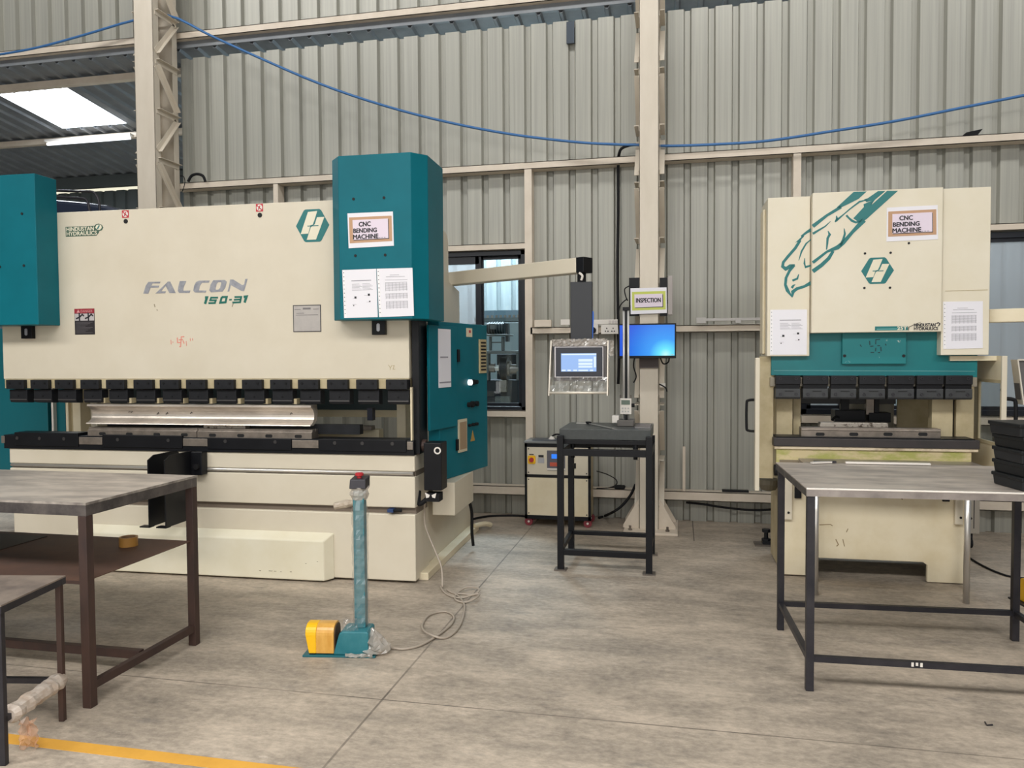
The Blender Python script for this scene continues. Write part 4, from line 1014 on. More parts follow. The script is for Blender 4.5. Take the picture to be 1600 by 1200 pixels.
sk([(392, 340), (362, 366), (336, 410), (320, 462)], [4, 8, 9, 3], d2)
sk([(354, 448), (352, 478), (358, 500)], [3, 9, 5], d2); sk([(354, 500), (392, 490)], [12, 8], d2)
sk([(320, 540), (312, 565), (284, 576)], [4, 10, 12], d2)
gm.build('bird_graphic', teal_vinyl, pb)
h_logo(pb, FB, 1371, 423, .098, .084, -.10)
for x, y in ((1351.5, 396), (1391.5, 395), (1350.5, 450), (1390.5, 449.5), (1420, 380)):
    q = FB.at(x, y, -.10); MB().cyl((q[0], -.1005, q[2]), (q[0], -.103, q[2]), .0075, 12).build('cover_hole', dark_void, pb)
a = FB.at(1367, 516.5, -.10); b = FB.at(1418.5, 509.5, -.10)
ml = MB().box(a[0], b[0], -.1015, -.10, a[2], b[2]).build('model_label', teal_vinyl, pb)
text('model_lettering', '25T', (b[0]-.063, a[2]+.003, b[0]-.006, b[2]-.003), -.1016, cream_pale, ml, heavy=.0014)
strip(MB(), [(a[0]+.01, a[2]+.008), (a[0]+.15, a[2]+.009)], .007, -.1016, .001).build('model_small_print', mat('pale_teal', (96, 160, 158), .5), ml)
a = FB.at(1428, 516, -.10); b = FB.at(1467, 505, -.10); h = b[2]-a[2]; w = b[0]-a[0]
text('maker_lettering', 'HINDUSTAN', (a[0], a[2]+h*.52, a[0]+w*.86, b[2]), -.10, ink, pb, heavy=.0012)
text('maker_lettering', 'HYDRAULICS', (a[0], a[2], a[0]+w*.96, a[2]+h*.46), -.10, ink, pb, heavy=.0012)
strip(MB(), [(a[0]+w*.90, b[2]-.003), (a[0]+w*.97, b[2]+.004), (a[0]+w*1.04, b[2]-.004), (a[0]+w*.98, a[2]+h*.56)], .006, -.10).build('maker_emblem', ink, pb)
strip(MB(), [(a[0]-.035, a[2]), (a[0]-.03, a[2]+.02), (a[0]+.0, a[2]+.035), (a[0]+.04, a[2]+.052)], [.010, .006, .005, .002], -.10).build('maker_bird_mark', mat('faded_brown', (120, 112, 96), .5), pb)
cnc_sign(FB, [(1385.5, 324.5), (1465, 320.5), (1465.5, 374), (1385, 377.5)], -.1005, 'taped sign with tan border on the small press, upper right of the bird graphic')
sleeve(FB, [(1203.5, 484), (1261, 483.5), (1260.5, 554), (1203, 554.5)], -.0505, 'lilac-white diagram sheet in a sleeve, left end of the small press under the bird beak', 'pale diagram', pn)
sleeve(FB, [(1473.5, 471.5), (1535.5, 470.5), (1535.5, 544), (1473.5, 545.5)], -.0755, 'lilac-white table sheet in a sleeve on the right side cover of the small press', 'pale table', pn)
# swing arm and edge of the wrapped panel at the right margin
p, q = FB.at(1545, 494, .05), FB.at(1640, 489, -.1)
MB().bar(p, (q[0]+.15, q[1], p[2]), .09, .085).build('control_arm', cream_worn, pb, .005)
zt, zb = FB.zs(1594, 562, -.12), FB.zs(1597, 625, -.12); u = FB.us(1593, 590, -.12)
cp = MB().loops([(u+.02, -.10, zb), (u+.3, -.10, zb), (u+.3, -.08, zt), (u+.0, -.08, zt)], [(u+.02, -.02, zb), (u+.3, -.02, zb), (u+.3, -.0, zt), (u+.0, -.0, zt)]).build('control_panel', mat('panel_grey', (96, 92, 92), .4), pb)
MB().loops([(u-.004+.03, -.115, zb-.03), (u+.004+.03, -.115, zb-.03), (u+.004, -.095, zt), (u-.004, -.095, zt)], [(u-.004+.03, -.02, zb-.03), (u+.004+.03, -.02, zb-.03), (u+.004, -.0, zt), (u-.004, -.0, zt)]).build('side_rail', al, cp)
MB().box(u, u+.3, -.10, -.09, zt-.006, zt+.004).build('top_rail', al, cp)

# ================================================================== TABLES
def leg(t, x, y, z1, s, mt, foot=0.0):
    m = MB().box(x-s/2, x+s/2, y-s/2, y+s/2, .0, z1)
    o = m.build('leg', mt, t, .002)
    if foot: MB().box(x-foot/2, x+foot/2, y-foot/2, y+foot/2, 0, .010).build('foot_plate', grey_steel, o)
    return o
# right worktable
t = thing('steel_worktable', 'bare steel worktable with thin dark legs in front of the small press brake', 'table', (.545-(.525*math.cos(.0384)-3.585*math.sin(.0384)), 3.585-(.525*math.sin(.0384)+3.585*math.cos(.0384)), 0), .0384)
zt = .908; x0, x1, y0, y1 = .525, 1.765, 3.585, 4.425
MB().box(x0, x1, y0, y1, zt-.004, zt+.002).build('tabletop', table_steel, t, .001)
MB().box(x0, x1, y0, y0+.004, zt-.034, zt-.0045).build('apron', table_edge_bright, t)
MB().box(x0, x1, y0-.002, y0+.006, zt-.004, zt+.0035).build('edge_strip', mat('polished_edge', (236, 230, 222), .35, .3), t, .001)
MB().box(x0, x0+.004, y0+.004, y1-.004, zt-.036, zt-.0045).build('apron', table_edge, t)
MB().box(x0, x1, y1-.004, y1, zt-.034, zt-.0045).build('apron', table_edge, t); MB().box(x1-.004, x1, y0+.004, y1-.004, zt-.034, zt-.0045).build('apron', table_edge, t)
lx = ((x0+.022, y0+.022), (x1-.022, y0+.022), (x0+.022, y1-.045), (x1-.045, y1-.022))
for x, y in lx: leg(t, x, y, zt-.034, .034, leg_dark)
for (a, b) in ((0, 1), (2, 3), (0, 2), (1, 3)):
    p, q = lx[a], lx[b]; MB().bar((p[0], p[1], .145), (q[0], q[1], .145), .026, .026).build('stretcher', leg_dark, t)
q_ = MB(); 
for k in range(3): q_.box(.965+.018*k, .975+.018*k, y0+.004, y0+.0055, .140+.004*(k % 2), .158)
q_.build('weld_spatter', white_p, t)
# narrow bright-legged support table between worktable and press
t = thing('support_table', 'narrow steel support table on bright round legs between worktable and small press', 'table', (0, 0, 0))
p, q = W(1274.5, 850, 5.06), W(1511, 850, 5.06)
for x, yy in ((p.x, 5.06), (q.x, 5.06), (p.x*1.059, 5.36), (q.x*1.059, 5.36)):
    MB().cyl((x, yy, 0), (x, yy, .79), .018, 16).build('leg', chrome, t, smooth=True)
MB().box(p.x-.06, q.x+.13, 5.03, 5.385, .79, .812).build('tabletop', table_edge_bright, t, .002)
# odd strips lying at the rear of the worktable
for nm, lab, pts, mt in (('metal_strip', 'long bright metal strip lying along the back edge of the right worktable', [(1318, 722.5), (1449, 725)], mat('polished_edge', (236, 230, 222), .35, .3)),
                         ('metal_strip', 'short dark angle strip at the rear left of the right worktable', [(1262, 715.5), (1300, 719.5)], leg_dark),
                         ('metal_strip', 'short bright metal offcut near the rear left corner of the right worktable', [(1268, 725), (1300, 723.5)], mat('polished_edge', (236, 230, 222), .35, .3))):
    a, b = FL(*pts[0], zt+.004), FL(*pts[1], zt+.004)
    if b.y > y1-.01 or a.y > y1-.01: a.y = min(a.y, y1-.01); b.y = min(b.y, y1+.0)
    tag(MB().bar(a+Vector((0, 0, .0065)), b+Vector((0, 0, .0065)), .020, .010).build(nm, mt), lab, 'metal strip')
# black crates
p1, p2 = FL(1553, 756, zt+.002), FL(1597, 768.5, zt+.002)
sd = (p1-p2); sd.z = 0; dl_ = max(sd.length, .22); sdn = sd.normalized(); rt = Vector((sdn.y, -sdn.x, 0))
rzc = math.atan2(rt.y, rt.x)
names = ['bottom', 'second from the bottom', 'middle', 'second from the top', 'topmost']
for i in range(5):
    off = (0, .006, -.004, .004, -.012)[i]
    c = thing('plastic_crate', names[i]+' crate of the black stack on the right worktable', 'crate', p2+rt*off+Vector((0, 0, .0575*i+.001)), rzc+(0, .02, -.02, .015, .03)[i], 'stacked black crates')
    L_, D_ = .30, dl_
    MB().loops([(.005, .005, 0), (L_-.005, .005, 0), (L_-.005, D_-.005, 0), (.005, D_-.005, 0)], [(0, 0, .050), (L_, 0, .050), (L_, D_, .050), (0, D_, .050)]).build('body', crate_black if i % 2 else crate_black2, c, .004)
    MB().box(-.004, L_+.004, -.004, D_+.004, .040, .057).build('rim', crate_black, c, .004)
    for k in range(3): MB().cyl((.05+.08*k, -.004, .02), (.05+.08*k, .01, .02), .011, 12).build('side_boss', crate_black2, c)
# left worktable with rusty shelf
t = thing('steel_worktable', 'brown-legged steel worktable with a rusty lower shelf at the left edge', 'table', (0, 0, 0))
zt = .886; x0, x1, y0, y1 = -4.5, -2.464, 2.80, 3.575
MB().box(x0, x1, y0, y1, zt-.003, zt+.002).build('tabletop', table_steel, t)
MB().box(x0, x1, y0, y0+.05, zt-.055, zt-.003).build('apron', table_edge, t, .002); MB().box(x1-.05, x1-.001, y0+.05, y1-.05, zt-.0555, zt-.003).build('apron', table_edge, t, .002); MB().box(x0, x1, y1-.05, y1, zt-.055, zt-.003).build('apron', table_edge, t, .002)
for x, y in ((x1-.021, y0+.021), (x1-.021, y1-.021), (x0+.021, y0+.021), (x0+.021, y1-.021)): leg(t, x, y, zt-.055, .041, leg_rust)
pe = mat('polished_edge', (236, 230, 222), .35, .3)
MB().box(x0, x1+.001, y0-.001, y0+.003, zt-.008, zt+.0025).build('edge_strip', mat('worn_bright_edge', (190, 182, 174), .35, .4, rgb2=(120, 114, 110), scale=14), t); MB().box(x1-.003, x1+.001, y0+.003, y1, zt-.008, zt+.0025).build('edge_strip', mat('worn_bright_edge', (190, 182, 174)), t)
MB().box(x0+.05, x1-.015, y0+.01, y1-.04, .548, .552).build('shelf', rust_sheet, t)
MB().box(x0+.05, x1-.03, y0+.005, y0+.03, .535, .548).build('shelf_rail', leg_rust, t); MB().box(x0+.3, x0+1.2, y0+.06, y1-.1, .552, .556).build('shelf_liner', mat('dark_liner', (66, 58, 54), .6), t)
ym = FL(222, 1022, .09).y
MB().bar((x1-.021, y0+.04, .09), (x1-.021, y1-.04, .09), .030, .036).build('stretcher', leg_rust, t, .002); MB().bar((x0, ym, .09), (x1-.045, ym, .09), .036, .04).build('stretcher', leg_rust, t, .002)
MB().bar((x0+.027, y0+.05, .09), (x0+.027, y1-.05, .09), .036, .04).build('stretcher', leg_rust, t)
q = FL(194.5, 855, .552)
t = thing('tape_roll', 'roll of brown packing tape on the rusty shelf of the left worktable', 'tape', (q.x, q.y+.03, .5525))
MB().ring((0, 0, 0), (0, 0, .046), .044, .036, 36).build('tape', tape_roll, t, smooth=False)
MB().ring((0, 0, .001), (0, 0, .045), .036, .033, 36).build('core', mat('cardboard', (156, 124, 92), .7), t)
# low stand in the near left corner
A_ = FL(7, 1195); B_ = FL(98, 1126); ang = math.atan2(-(B_.x-A_.x), (B_.y-A_.y))
t = thing('steel_stand', 'low dark steel stand with a worn top in the near left corner', 'table', (A_.x, A_.y, 0), ang); D_ = (B_-A_).length; zs_ = .60
MB().box(-.75, .018, -.018, D_+.018, zs_-.003, zs_+.003).build('tabletop', mat('worn_stand_top', (150, 136, 124), .5, .2, rgb2=(112, 102, 96), scale=8), t)
MB().box(-.75, .018, -.018, .012, zs_-.03, zs_-.003).build('apron', leg_dark, t); MB().box(-.012, .017, .012, D_-.012, zs_-.0305, zs_-.003).build('apron', leg_dark, t); MB().box(-.75, .018, D_-.012, D_+.018, zs_-.03, zs_-.003).build('apron', leg_dark, t)
for x, y in ((0, 0), (0, D_), (-.735, 0), (-.735, D_)): leg(t, x, y, zs_-.031, .022, leg_rust if y else leg_dark)
MB().bar((0, 0, .17), (0, D_, .17), .022, .022).build('stretcher', leg_dark, t)
MB().bar((-.735, D_, .17), (0, D_, .17), .022, .022).build('stretcher', leg_dark, t)
def wrapped_roll(name, p, q, r, mt, parent=None, seed=1, n=14, k=16):
    R = random.Random(seed); m = MB(); p, q = Vector(p), Vector(q); d = (q-p).normalized(); a = d.orthogonal().normalized(); b = d.cross(a); rings = []
    for i in range(k+1):
        c = p+(q-p)*i/k; s = r*(1+.10*R.uniform(-1, 1)); s *= .8 if i in (0, k) else 1
        rings.append([m.bm.verts.new(c+(a*math.cos(6.2832*j/n)+b*math.sin(6.2832*j/n))*s*(1+.10*R.uniform(-1, 1))) for j in range(n)])
    for A, B in zip(rings, rings[1:]):
        for j in range(n): m.bm.faces.new((A[j], A[(j+1) % n], B[(j+1) % n], B[j]))
    m.bm.faces.new(rings[0][::-1]); m.bm.faces.new(rings[-1]); return m.build(name, mt, parent)
wr = wrapped_roll('wrapped_roll', (.0, .03, .17), (.0, D_+.0, .175), .034, mat('grey_beige_wrap', (178, 160, 144), .35, rgb2=(206, 196, 186), scale=22), t, 4)
R = random.Random(8); m = MB(); crumple(m, -.005, .055, .012, .13, .10, 6, 8, .02, 9, .008)
o = m.build('plastic_wrap_tail', clear_mat('amber_film', (.95, .88, .80, 1), .2, .2, (224, 180, 150), .4), t)
# painted line on the floor
P = [FL(0, 1144.5), FL(460, 1199), FL(600, 1235), FL(0, 1160)]
a, b = FL(58, 1152), FL(400, 1192); c, d = FL(58, 1167.5), FL(312, 1200)
dr = (b-a).normalized(); a2, b2 = a-dr*.9, a+dr*2.6; wv = Vector((-dr.y, dr.x, 0))*((c-a).dot(Vector((-dr.y, dr.x, 0))))
ln = MB().loops([tuple(v) for v in (a2, b2, b2+wv, a2+wv)], [tuple(v+Vector((0, 0, .0012))) for v in (a2, b2, b2+wv, a2+wv)]).build('floor_line', tape_y); tag(ln, 'yellow line painted on the floor in the near left corner', 'floor marking')

# ================================================================== INSPECTION CORNER
t = thing('inspection_table', 'black steel table carrying a dark granite plate in front of the middle column', 'table', (0, 0, 0))
X0, X1, Y0, Y1 = -.815, -.205, 5.325, 5.86
for x in (X0, X1):
    for y in (Y0, Y1): leg(t, x, y, .944 if y == Y0 else .90, .044, black_paint, .085)
for y, z, s in ((Y0, .828, .046), (Y1, .828, .046), (Y0, .128, .040), (Y1, .145, .030), (Y0+.05, .897, .03)):
    MB().box(X0, X1, y-.02, y+.02, z-s/2, z+s/2).build('cross_rail', black_paint, t, .002)
for x in (X0, X1):
    MB().box(x-.02, x+.02, Y0, Y1, .805, .851).build('side_rail', black_paint, t, .002); MB().box(x-.015, x+.015, Y0, Y1, .125, .16).build('side_rail', black_paint, t, .002)
for x, yy in ((-.30, Y0+.05), (-.74, Y0+.09), (-.66, Y0+.3)):
    j = MB().cyl((x, yy, .85), (x, yy, .9135), .018, 10).build('levelling_jack', black_paint, t); MB().cyl((x, yy, .78), (x, yy, .80), .016, 6).build('jack_nut', black_paint, j)
gp = MB().box(W(874, 680, 5.356).x, W(1017, 680, 5.356).x, 5.356, 5.90, .914, .988).build('granite_plate', granite, None, .003); tag(gp, 'dark granite surface plate resting on the black inspection table', 'surface plate')
# height gauge
GX, GY, GZ = -.383, 5.66, .9885
t = thing('height_gauge', 'digital height gauge with a tall twin-rod column on the granite plate', 'measuring tool', (GX, GY, GZ))
MB().box(-.06, .06, -.07, .09, 0, .045).build('base', mat('gauge_base_grey', (96, 92, 88), .35, .4), t, .004)
MB().box(-.10, -.05, -.03, .03, .02, .075).build('base_clamp', white_p, t, .004)
for x in (-.016, .016): MB().cyl((x, 0, .04), (x, 0, .845), .008, 12).build('column_rod', mat('gauge_rod', (214, 212, 208), .35, .4), t, smooth=True)
MB().box(-.010, .010, -.003, .010, .04, .835).build('scale_bar', black_paint, t)
MB().box(-.024, .024, -.012, .012, .835, .86).build('column_cap', black_paint, t)
hd = MB().box(-.042, .040, -.035, -.005, .085, .200).build('digital_head', white_p, t, .004)
MB().box(-.032, .030, -.037, -.035, .155, .188).build('head_display', lcd_green, hd)
for i in range(3):
    for j in range(2): MB().box(-.028+.02*i, -.016+.02*i, -.037, -.035, .10+.022*j, .112+.022*j).build('head_button', mat('button_grey', (186, 184, 180), .5), hd)
MB().cyl((.04, -.02, .15), (.062, -.02, .15), .014, 12).build('fine_adjust_knob', rubber, t)
MB().box(-.006, .006, -.06, -.01, .05, .085).build('scriber', black_paint, t)
for x in (-.04, .035): MB().cyl((x, 0, .20), (x, 0, .225), .005, 8).build('clamp_screw', grey_steel, t)
# scriber arm and caliper on the plate
a, b = FL(919, 662, .9905), FL(958, 670.3, .9905)
t = thing('vernier_caliper', 'slim steel caliper lying across the front of the granite plate', 'measuring tool', (0, 0, 0))
MB().bar(a+Vector((0, 0, .003)), b+Vector((0, 0, .003)), .016, .005).build('beam', chrome, t)
dv = (b-a).normalized(); MB().bar(a-dv*.015+Vector((0, 0, .008)), a+dv*.03+Vector((0, 0, .008)), .028, .016).build('slider', rubber, t)
MB().bar(a-dv*.0+Vector((0, 0, .003)), a+Vector((-.09, .01, .003)), .010, .004).build('jaw', chrome, t)
sg = MB().box(-.31, -.205, 5.50, 5.80, .9885, .993).build('glass_plate', clear_mat('plate_plastic', (.85, .85, .86, 1), .3, .12, (150, 146, 146), .5)); tag(sg, 'grey translucent sheet lying beside the height gauge on the granite plate', 'sheet')
# control trolley by the wall
TX, TY = W(820, 750, 6.66).x, 6.66
t = thing('control_trolley', 'cream and black control cabinet on red castors by the wall behind the inspection table', 'cabinet', (TX, TY, 0))
w_ = W(923, 750, 6.66).x-TX
Z = lambda y: W(870, y, 6.66).z
MB().box(.012, w_-.012, .01, .30, Z(810), Z(694)).build('body', cream_dirty_shaded, t)
for x in (0, w_-.022): MB().box(x, x+.022, -.004, .02, Z(812), Z(692)).build('frame_post', black_paint, t)
for y0_, y1_ in ((699, 693), (746.5, 742), (812, 806)): MB().box(0, w_, -.004, .02, Z(y0_), Z(y1_)).build('frame_rail', black_paint, t)
MB().box(-.005, w_+.005, -.01, .305, Z(693), Z(691)+.004).build('top_sheet', mat('trolley_top', (120, 122, 122), .4), t)
up = MB().box(.022, w_-.022, -.002, .01, Z(742), Z(699)).build('upper_panel', cream, t); lp_ = MB().box(.022, w_-.022, -.002, .01, Z(806), Z(747)).build('lower_panel', cream_worn, t)
for zz, pr_ in ((Z(702), up), (Z(739), up), (Z(750), lp_), (Z(803), lp_)):
    for x in (.035, w_-.035): MB().cyl((x, -.002, zz), (x, -.005, zz), .006, 8).build('panel_screw', leg_dark, pr_)
fx = lambda x: W(x, 720, 6.66).x-TX
def tp(name, xa, xb, ya, yb, mt, d=.004, par=up): return MB().box(fx(xa), fx(xb), -.002-d, -.002, Z(yb), Z(ya)).build(name, mt, par)
MB().prism(rrect(fx(825), fx(837), Z(725.5), Z(712.5), .012), 'y', -.010, -.002).build('isolator_plate', yellow, up)
MB().cyl((fx(831), -.010, Z(719)), (fx(831), -.03, Z(719)), .020, 16).build('isolator_knob', red, up)
tp('isolator_label', 827, 834, 710, 711.5, ink); tp('nameplate', 840.5, 850.5, 716, 724, silver_label); tp('nameplate_head', 841.5, 849.5, 711.5, 715, ink)
cp = tp('controller', 855, 883, 704, 735, mat('controller_grey', (92, 90, 100), .4), .006); tp('controller_base', 855, 883, 731.5, 734.5, white_p, .008)
tp('controller_screen', 862, 872, 709.5, 716.5, lcd_blue, .008); tp('controller_keys', 859.5, 872, 722.5, 728.5, orange_red, .008)
tp('rocker_switch', 896, 900, 723, 731, rubber, .008)
for x, y in ((.03, .03), (w_-.03, .03), (.03, .27), (w_-.03, .27)):
    c = MB().cyl((x, y-.014, .036), (x, y+.014, .036), .036, 24).build('castor_wheel', mat('dull_red_castor', (130, 44, 54), .45), t); MB().cyl((x, y-.017, .036), (x, y+.017, .036), .010, 10).build('castor_hub', white_p, c)
    MB().box(x-.014, x+.014, y-.006, y+.020, .060, Z(811)).build('castor_fork', black_paint, c)
# things on top of the trolley
p = W(848, 689, 6.75); q = MB().box(p.x-.09, p.x+.12, 6.72, 6.90, Z(691)+.005, Z(691)+.012).build('document_folder', mat('folder_blue_grey', (84, 88, 96), .4)); tag(q, 'thin grey-blue folder lying on top of the cream control trolley', 'folder')
p = W(862, 683, 6.80)
q = thing('small_spray_lamp', 'small pale bell-shaped fitting with a dark handle on the trolley top', 'fitting', (p.x, 6.80, Z(691)+.005))
MB().lathe((0, 0, 0), [(.03, 0), (.028, .012), (.012, .03), (.006, .035)], 14).build('bell', white_p, q); MB().tube([(.0, 0, .03), (.04, 0, .05), (.1, .0, .045)], .008, 6).build('handle', rubber, q)

# monitor, sign and mount on the middle column
t = thing('monitor', 'wide black-framed monitor showing a blue desktop, mounted on the middle column', 'monitor', (0, 0, 0))
ML, MR = W(966, 540, 6.45), W(1056.5, 540, 6.45); zt_, zb_ = W(1010, 505.5, 6.45).z, W(1010, 560, 6.45).z
M4 = [(ML.x, zb_), (MR.x, zb_), (MR.x, zt_), (ML.x, zt_)]
MB().box(ML.x, MR.x, 6.45, 6.49, zb_, zt_).build('screen_frame', black_paint, t, .003)
scm = bpy.data.materials.new('blue_desktop'); scm.use_nodes = True; nt = scm.node_tree; b_ = nt.nodes['Principled BSDF']; b_.inputs['Base Color'].default_value = (.01, .01, .02, 1); b_.inputs['Roughness'].default_value = .25
tc = nt.nodes.new('ShaderNodeTexCoord'); mp = nt.nodes.new('ShaderNodeMapping'); mp.inputs['Location'].default_value = (-(ML.x+(MR.x-ML.x)*.82), -6.45, -(zb_+.03)); mp2 = nt.nodes.new('ShaderNodeVectorMath'); mp2.operation = 'LENGTH'
rp_ = nt.nodes.new('ShaderNodeValToRGB'); e = rp_.color_ramp.elements; e[0].position = 0; e[0].color = lin((190, 250, 250)); e[1].position = .36; e[1].color = lin((8, 84, 218))
for p_, c_ in ((.05, (90, 226, 250)), (.13, (20, 150, 244)),): q = e.new(p_); q.color = lin(c_)
nt.links.new(tc.outputs['Object'], mp.inputs[0]); nt.links.new(mp.outputs[0], mp2.inputs[0]); nt.links.new(mp2.outputs['Value'], rp_.inputs[0]); nt.links.new(rp_.outputs[0], b_.inputs['Emission Color']); b_.inputs['Emission Strength'].default_value = 1.0
sc_ = MB().box(ML.x+.012, MR.x-.012, 6.448, 6.451, zb_+.022, zt_-.012).build('screen', scm, t)
MB().box(MR.x-.04, MR.x-.02, 6.4475, 6.448, zb_+.026, zb_+.032).build('clock_text', white_p, sc_)
MB().box((ML.x+MR.x)/2-.06, (ML.x+MR.x)/2+.06, 6.49, 6.62, (zb_+zt_)/2-.06, (zb_+zt_)/2+.05).build('wall_mount', black_paint, t)
MB().box(W(999, 570, 6.60).x, W(1029, 570, 6.60).x, 6.600, 6.618, W(1010, 575, 6.6).z, zb_+.05).build('mount_plate', mat('dark_brown_plate', (90, 80, 78), .5), t)
for pts in ([(992, 556), (990, 572), (994, 588), (990, 598)], [(1031, 556), (1036, 568), (1044, 566), (1046, 556)], [(1030, 600), (1040, 606), (1042, 612)]):
    MB().tube([W(x, y, 6.56) for x, y in pts], .006, 6).build('cable', rubber, t)
A, B, C_, D_ = [W(x, y, 6.60) for x, y in ((985, 450.5), (1041.5, 449), (1042, 489), (985.5, 491))]
t = thing('inspection_sign', 'INSPECTION sign with yellow-green border taped on the middle column', 'sign', (0, 0, 0))
P4 = [Vector((v.x, v.z)) for v in (A, B, C_, D_)]
def q4(s, r): return tuple((P4[0]*(1-s)+P4[1]*s)*(1-r)+(P4[3]*(1-s)+P4[2]*s)*r)
def r4(s0, s1, r0, r1): return [q4(s0, r0), q4(s1, r0), q4(s1, r1), q4(s0, r1)]
flat(MB(), [r4(0, 1, 0, 1)], 6.602, .002).build('sheet', paper, t); flat(MB(), [r4(.04, .97, .14, .86)], 6.600, .001).build('border', lime, t)
flat(MB(), [r4(.13, .905, .27, .77)], 6.599, .0006).build('shade_edge', ink, t); flat(MB(), [r4(.11, .885, .24, .745)], 6.5985, .0008).build('panel', paper_pink, t)
a, b = q4(.155, .56), q4(.835, .40); text('lettering', 'INSPECTION', (a[0], a[1], b[0], b[1]), 6.5977, ink, t, heavy=.0018)
t = thing('mounting_bracket', 'black and grey bracket frame clamped on the middle column behind the inspection sign', 'bracket', (0, 0, 0))
for x0_, x1_, yy in ((983, 999, 434), (1031, 1043, 434)):
    a, b = W(x0_, 494, 6.64), W(x1_, yy, 6.64); MB().box(a.x, b.x, 6.625, 6.66, a.z, b.z).build('side_plate', black_paint, t)
a, b = W(1043.5, 492, 6.62), W(1051, 431, 6.62); MB().box(a.x, b.x, 6.60, 6.64, a.z, b.z).build('upright_bar', mat('bar_grey', (160, 152, 148), .4), t, .003)
MB().box(W(984, 470, 6.605).x, W(1046, 470, 6.605).x, 6.603, 6.62, 1.93, 1.96).build('cross_bar', black_paint, t)
MB().tube([W(x, y, 6.58) for x, y in ((983, 447), (976, 452), (978, 464), (981, 470))], .005, 6).build('cable', rubber, t)
MB().tube([W(x, y, 6.60) for x, y in ((980, 467), (969, 478), (966, 500), (967, 520))], .005, 6).build('cable', rubber, t)
# switchboards on the girt
def W3(xa, ya, xb, yb, yf, yb_, nm, mt, par=None, bev=.002):
    a, b = W(xa, yb, yf), W(xb, ya, yf); return MB().box(a.x, b.x, yf, yb_, a.z, b.z).build(nm, mt, par, bev)
t = thing('switchboard', 'white socket and switch boxes on the wall girt beside the monitor', 'electrical sockets', (0, 0, 0))
W3(925, 499, 966, 507, 6.955, 7.0, 'switch_box', white_p, t); W3(925, 506, 934.5, 522, 6.955, 7.0, 'socket_box', white_p, t); sb = W3(939, 507, 967, 522, 6.955, 7.0, 'socket_box', white_p, t)
for k in range(2):
    for dx, dy in ((0, -2), (-2, 2.5), (2, 2.5)): p = W(948+10*k+dx, 515+dy, 6.955); MB().cyl((p.x, 6.9555, p.z), (p.x, 6.952, p.z), .006, 8).build('socket_hole', dark_void, sb)
for k in range(3): W3(951+5*k, 500.5, 954.5+5*k, 505.5, 6.950, 6.955, 'rocker_switch', mat('switch_face', (206, 198, 192), .4), t, .001)
p = W(926, 516, 6.94); MB().cyl((p.x, 6.92, p.z), (p.x, 6.955, p.z), .03, 12).build('plug', rubber, t)
t = thing('light_batten', 'short cream batten end pieces on the girt right of the window post', 'light fitting', (0, 0, 0))
W3(835, 499.5, 861, 511, 6.96, 7.0, 'end_box', girt_paint, t); W3(876, 499, 890, 508, 6.96, 7.0, 'end_box', white_p, t)
t = thing('light_batten', 'long unlit grey light batten along the girt left of the small press', 'light fitting', (0, 0, 0))
W3(1088, 496, 1198, 502, 6.95, 7.0, 'channel', mat('batten_grey', (188, 184, 180), .4), t); W3(1088, 496, 1103, 505.5, 6.945, 7.0, 'end_box', mat('batten_grey', (188, 184, 180), .4), t); W3(1149, 497, 1158, 505, 6.945, 7.0, 'clip', mat('batten_grey', (188, 184, 180), .4), t)
W3(1103, 505.5, 1198, 507.5, 6.97, 7.0, 'shelf_strip', white_p, t)
# grey control cabinet behind the small press, on castors
p = W(1518, 800, 6.48); q = W(1531, 800, 6.48)
t = thing('control_cabinet', 'grey cabinet on dark castors behind the right end of the small press', 'cabinet', (p.x-.35, 6.48, 0))
MB().box(0, q.x-p.x+.35, 0, .45, .12, .95).build('body', mat('cabinet_grey', (168, 160, 148), .45), t, .004)
strip(MB(), [(q.x-p.x+.31, .16), (q.x-p.x+.31, .93)], .006, 0, .001).build('door_seam', leg_dark, t)
for x in (.05, q.x-p.x+.30):
    for y in (.05, .40): c = MB().cyl((x-.012, y, .04), (x+.012, y, .04), .04, 16).build('castor_wheel', rubber, t); MB().box(x-.016, x+.016, y-.012, y+.012, .06, .12).build('castor_fork', leg_dark, c)

# ================================================================== FOOT PEDAL STANDS AND CABLES
FP = Frame(*FL(556, 1027)[:2], 9.0)
t = thing('foot_pedal_stand', 'teal foot pedal stand with yellow guard and emergency button, wrapped in plastic, in the aisle', 'foot pedal', FP.o, FP.a)
ul = FP.us(471, 1028, 0)
L = (FL(471, 1028.5)-FP.o).dot(FP.u)
MB().box(L, .10, -.01, .17, 0, .010).build('base_plate', mat('teal_plate', (24, 96, 106), .4), t, .002)
hs_ = MB().prism([(-.115, .010), (.062, .010), (.066, .118), (.058, .128), (-.068, .128), (-.084, .118)], 'y', .0, .135).build('housing', mat('teal_housing', (18, 104, 116), .38, rgb2=(70, 132, 140), scale=4), t, .006)
px_, py_ = .008, .085
MB().box(px_-.028, px_+.028, py_-.028, py_+.028, .128, .862).build('post', teal_grey, t, .004)
es = MB().loops([(px_-.042, py_-.045, .838), (px_+.042, py_-.045, .838), (px_+.042, py_+.045, .838), (px_-.042, py_+.045, .838)], [(px_-.040, py_-.035, .885), (px_+.040, py_-.035, .885), (px_+.044, py_+.045, .895), (px_-.036, py_+.045, .895)]).build('button_box', leg_dark, t, .004)
MB().lathe((px_, py_, .888), [(.012, 0), (.012, .010), (.021, .012), (.022, .022), (.016, .027)], 20).build('emergency_button', red, es)
wrapped_roll('film_collar', (px_, py_, .78), (px_, py_, .855), .046, film_dense, t, 11, 14, 6)
wrapped_roll('film_wrap', (px_, py_, .13), (px_, py_, .78), .041, film, t, 12, 12, 26)
